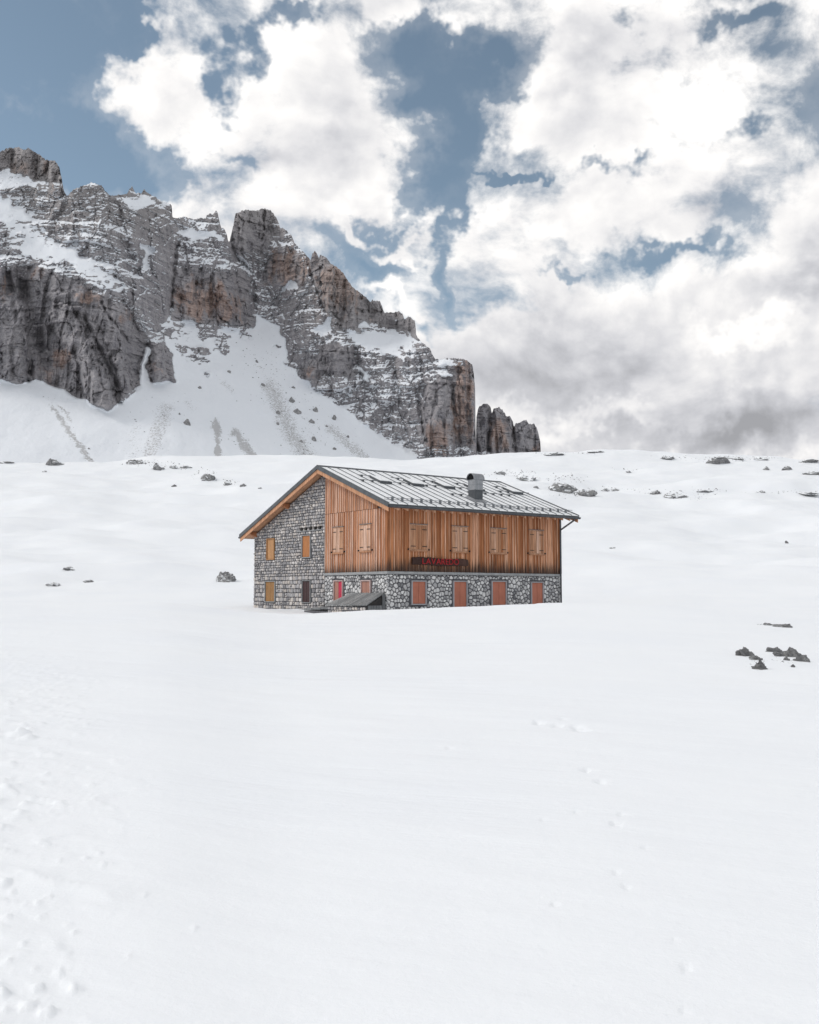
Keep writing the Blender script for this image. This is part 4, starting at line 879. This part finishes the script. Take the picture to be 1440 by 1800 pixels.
rock(1073, 1089, 856, 863, 'small round rock, second right of the paired outcrops', -.15, group=G4)
rock(1143, 1161, 859, 869, 'small dark rock just left of the long outcrop', -.1, group=G4)
rock(1165, 1215, 862, 875, 'long low dark outcrop in the rock band at right', -.15, sub=4, deep=.4, group=G4)
rock(1228, 1256, 860, 865, 'thin rock strip right of and above the long outcrop', .05, group=G4)
rock(1331, 1345, 861, 866, 'small rock in the band towards the right picture edge', 0, group=G4)
rock(1400, 1440, 864, 870, 'flat rock strip in the band at the right picture edge', .1, group=G4)
rock(905, 942, 834, 845, 'snowy ledge rock between chimney cap and large outcrop', .05, group=G4)
rock(870, 890, 826, 834, 'small ledge rock just right of the chimney cap', .1, group=G4)
rock(937, 946, 852, 858, 'little rock close to the right roof edge', -.1, sub=2, group=G4)
G5 = 'rocks near the right skyline'
rock(1163, 1186, 799, 807, 'snowy rock left of the big skyline outcrop', .05, group=G5)
rock(1246, 1281, 799, 815, 'big dark outcrop just under the right skyline', -.15, sub=4, group=G5)
rock(1284, 1308, 800, 808, 'flat rock right of the big skyline outcrop', .05, group=G5)
rock(1324, 1352, 801, 809, 'low broken rock on the skyline slope towards the right', .05, group=G5)
rock(1340, 1353, 819, 826, 'small round boulder left of the upright block', -.15, group=G5)
rock(1378, 1392, 815, 826, 'upright grey block standing on the slope at right', -.3, group=G5)
rock(1414, 1444, 826, 834, 'dark flat outcrop at the right picture edge', -.1, group=G5)
rock(1406, 1444, 806, 813, 'skyline rock at the right picture edge', -.05, group=G5)
rock(1100, 1112, 826, 831, 'small rock on the slope above the rock band', -.1, group=G5)
rock(958, 988, 794, 800, 'flat dark rock on the crest beside the rock pinnacles', .0, group=G5)
rock(1032, 1062, 790, 796, 'thin rock edge on the highest point of the crest', .05, group=G5)
rock(1380, 1387, 949, 955, 'lone tiny stone in the smooth snow at right', -.5, sub=2, group=G5)
rock(1072, 1082, 960, 964, 'tiny flat stone in the snow right of the downpipe', -.1, sub=2, group=G5)
G6 = 'boulders on the snowy scree'
def drop(px, py): return mountain_hit(px, py)
for (x, y, w, h, lab) in [(327, 742, 11, 10, 'hooked dark boulder alone low on the left scree'), (512, 703, 11, 10, 'round boulder, highest of the big ones on the scree fan'), (521, 722, 14, 9, 'broad boulder under the round one on the scree fan'), (554, 719, 7, 9, 'twin-topped boulder right of the broad one on the fan'), (546, 740, 10, 7, 'flat boulder below the twin-topped one on the fan'), (586, 733, 8, 9, 'rightmost dark boulder on the scree fan'), (551, 771, 9, 8, 'lowest large boulder of the scree fan'), (515, 680, 7, 5, 'small boulder above the round one on the fan'), (450, 635, 5, 5, 'small stone in the middle of the snow gully'), (401, 652, 7, 5, 'flat stone on the snow between gully and cliff foot'), (461, 676, 7, 5, 'flat stone, topmost left of the debris fan'), (487, 724, 9, 6, 'dark stone at the left edge of the debris fan'), (487, 744, 8, 5, 'grey stone lower at the left edge of the fan'), (349, 680, 6, 5, 'stone on the snow below the cliff foot'), (155, 788, 4, 3, 'tiny stone beside the dirt streak at left'), (315, 727, 4, 4, 'tiny stone above the hooked boulder'), (573, 748, 5, 5, 'small stone between the flat and rightmost boulders'), (529, 776, 6, 5, 'small stone left of the lowest large boulder'), (611, 767, 5, 4, 'small stone low on the right of the fan'), (587, 788, 6, 5, 'stone near the foot of the scree fan')]:
    rock(x - w / 2, x + w / 2, y - h / 2, y + h / 2, lab, -.45, 2, group=G6, hit=drop, rough=.2)
def pebbles(name, spots, hit, label):
    """scattered stones too many to count: one mesh"""
    r = np.random.RandomState(5); V, Fc = [], []
    base = np.array([(1, 0, 0), (-1, 0, 0), (0, 1, 0), (0, -1, 0), (0, 0, 1), (0, 0, -.6)]); fs = [(0, 2, 4), (2, 1, 4), (1, 3, 4), (3, 0, 4), (2, 0, 5), (1, 2, 5), (3, 1, 5), (0, 3, 5)]
    for (px, py, s) in spots:
        p = hit(px, py); a = r.uniform(0, 6.28); k = p[1] / F_PX * s * .5; q = base * np.array([1.2, .9, .75]) * r.uniform(.6, 1.2, (6, 3)) * k; c, sn = math.cos(a), math.sin(a)
        q = np.stack([q[:, 0] * c - q[:, 1] * sn, q[:, 0] * sn + q[:, 1] * c, q[:, 2]], -1) + p + np.array([0, 0, .15 * k]); n = len(V); V += q.tolist(); Fc += [tuple(i + n for i in f) for f in fs]
    me = pymesh(name, V, Fc); set_attr(me, 'frost', np.full(len(V), -.6)); o = link(name, me, M_ROCK); tag(o, label, 'stones', kind='stuff')
r5 = np.random.RandomState(9); spots = []
for pts, w, a in DIRT + [([(452, 600), (470, 660), (505, 720), (540, 800)], 34, .9), ([(470, 660), (530, 720), (560, 790)], 30, .9)]:
    L = sum(math.hypot(pts[i + 1][0] - pts[i][0], pts[i + 1][1] - pts[i][1]) for i in range(len(pts) - 1))
    for k in range(int(L * w * .022 * a)):
        t = r5.rand() * (len(pts) - 1); i = int(t); f = t - i; x = pts[i][0] + (pts[i + 1][0] - pts[i][0]) * f + r5.normal() * w * .62; y = pts[i][1] + (pts[i + 1][1] - pts[i][1]) * f + r5.normal() * w * .4
        if y < 815: spots.append((x, y, 1.2 + 2.2 * r5.rand() ** 3))
pebbles('scree_stones', spots, drop, 'loose grey stones strewn over the snowy scree below the cliffs')
spots = []
for (cx, cy, rx, ry, n) in [(270, 815, 40, 6, 60), (320, 822, 30, 4, 30), (362, 834, 18, 8, 40), (405, 846, 18, 5, 24), (905, 832, 45, 6, 70), (985, 842, 40, 9, 60), (1000, 870, 30, 5, 30), (1080, 860, 60, 4, 50), (1190, 868, 60, 5, 60), (1240, 862, 40, 3, 30), (1265, 806, 45, 6, 60), (1330, 806, 40, 4, 40), (1170, 803, 25, 3, 20), (1400, 866, 60, 3, 40), (100, 812, 30, 4, 24), (1225, 876, 20, 4, 16), (1100, 826, 30, 3, 12), (1380, 1162, 30, 8, 24), (1330, 1165, 20, 8, 14), (1000, 797, 60, 2, 20)]:
    for k in range(n): spots.append((cx + r5.normal() * rx * .6, cy + r5.normal() * ry * .5, (1.2 + 2.6 * r5.rand() ** 3)))
pebbles('snow_field_stones', spots, ray_ground, 'small dark stones peppering the snow around the outcrops')
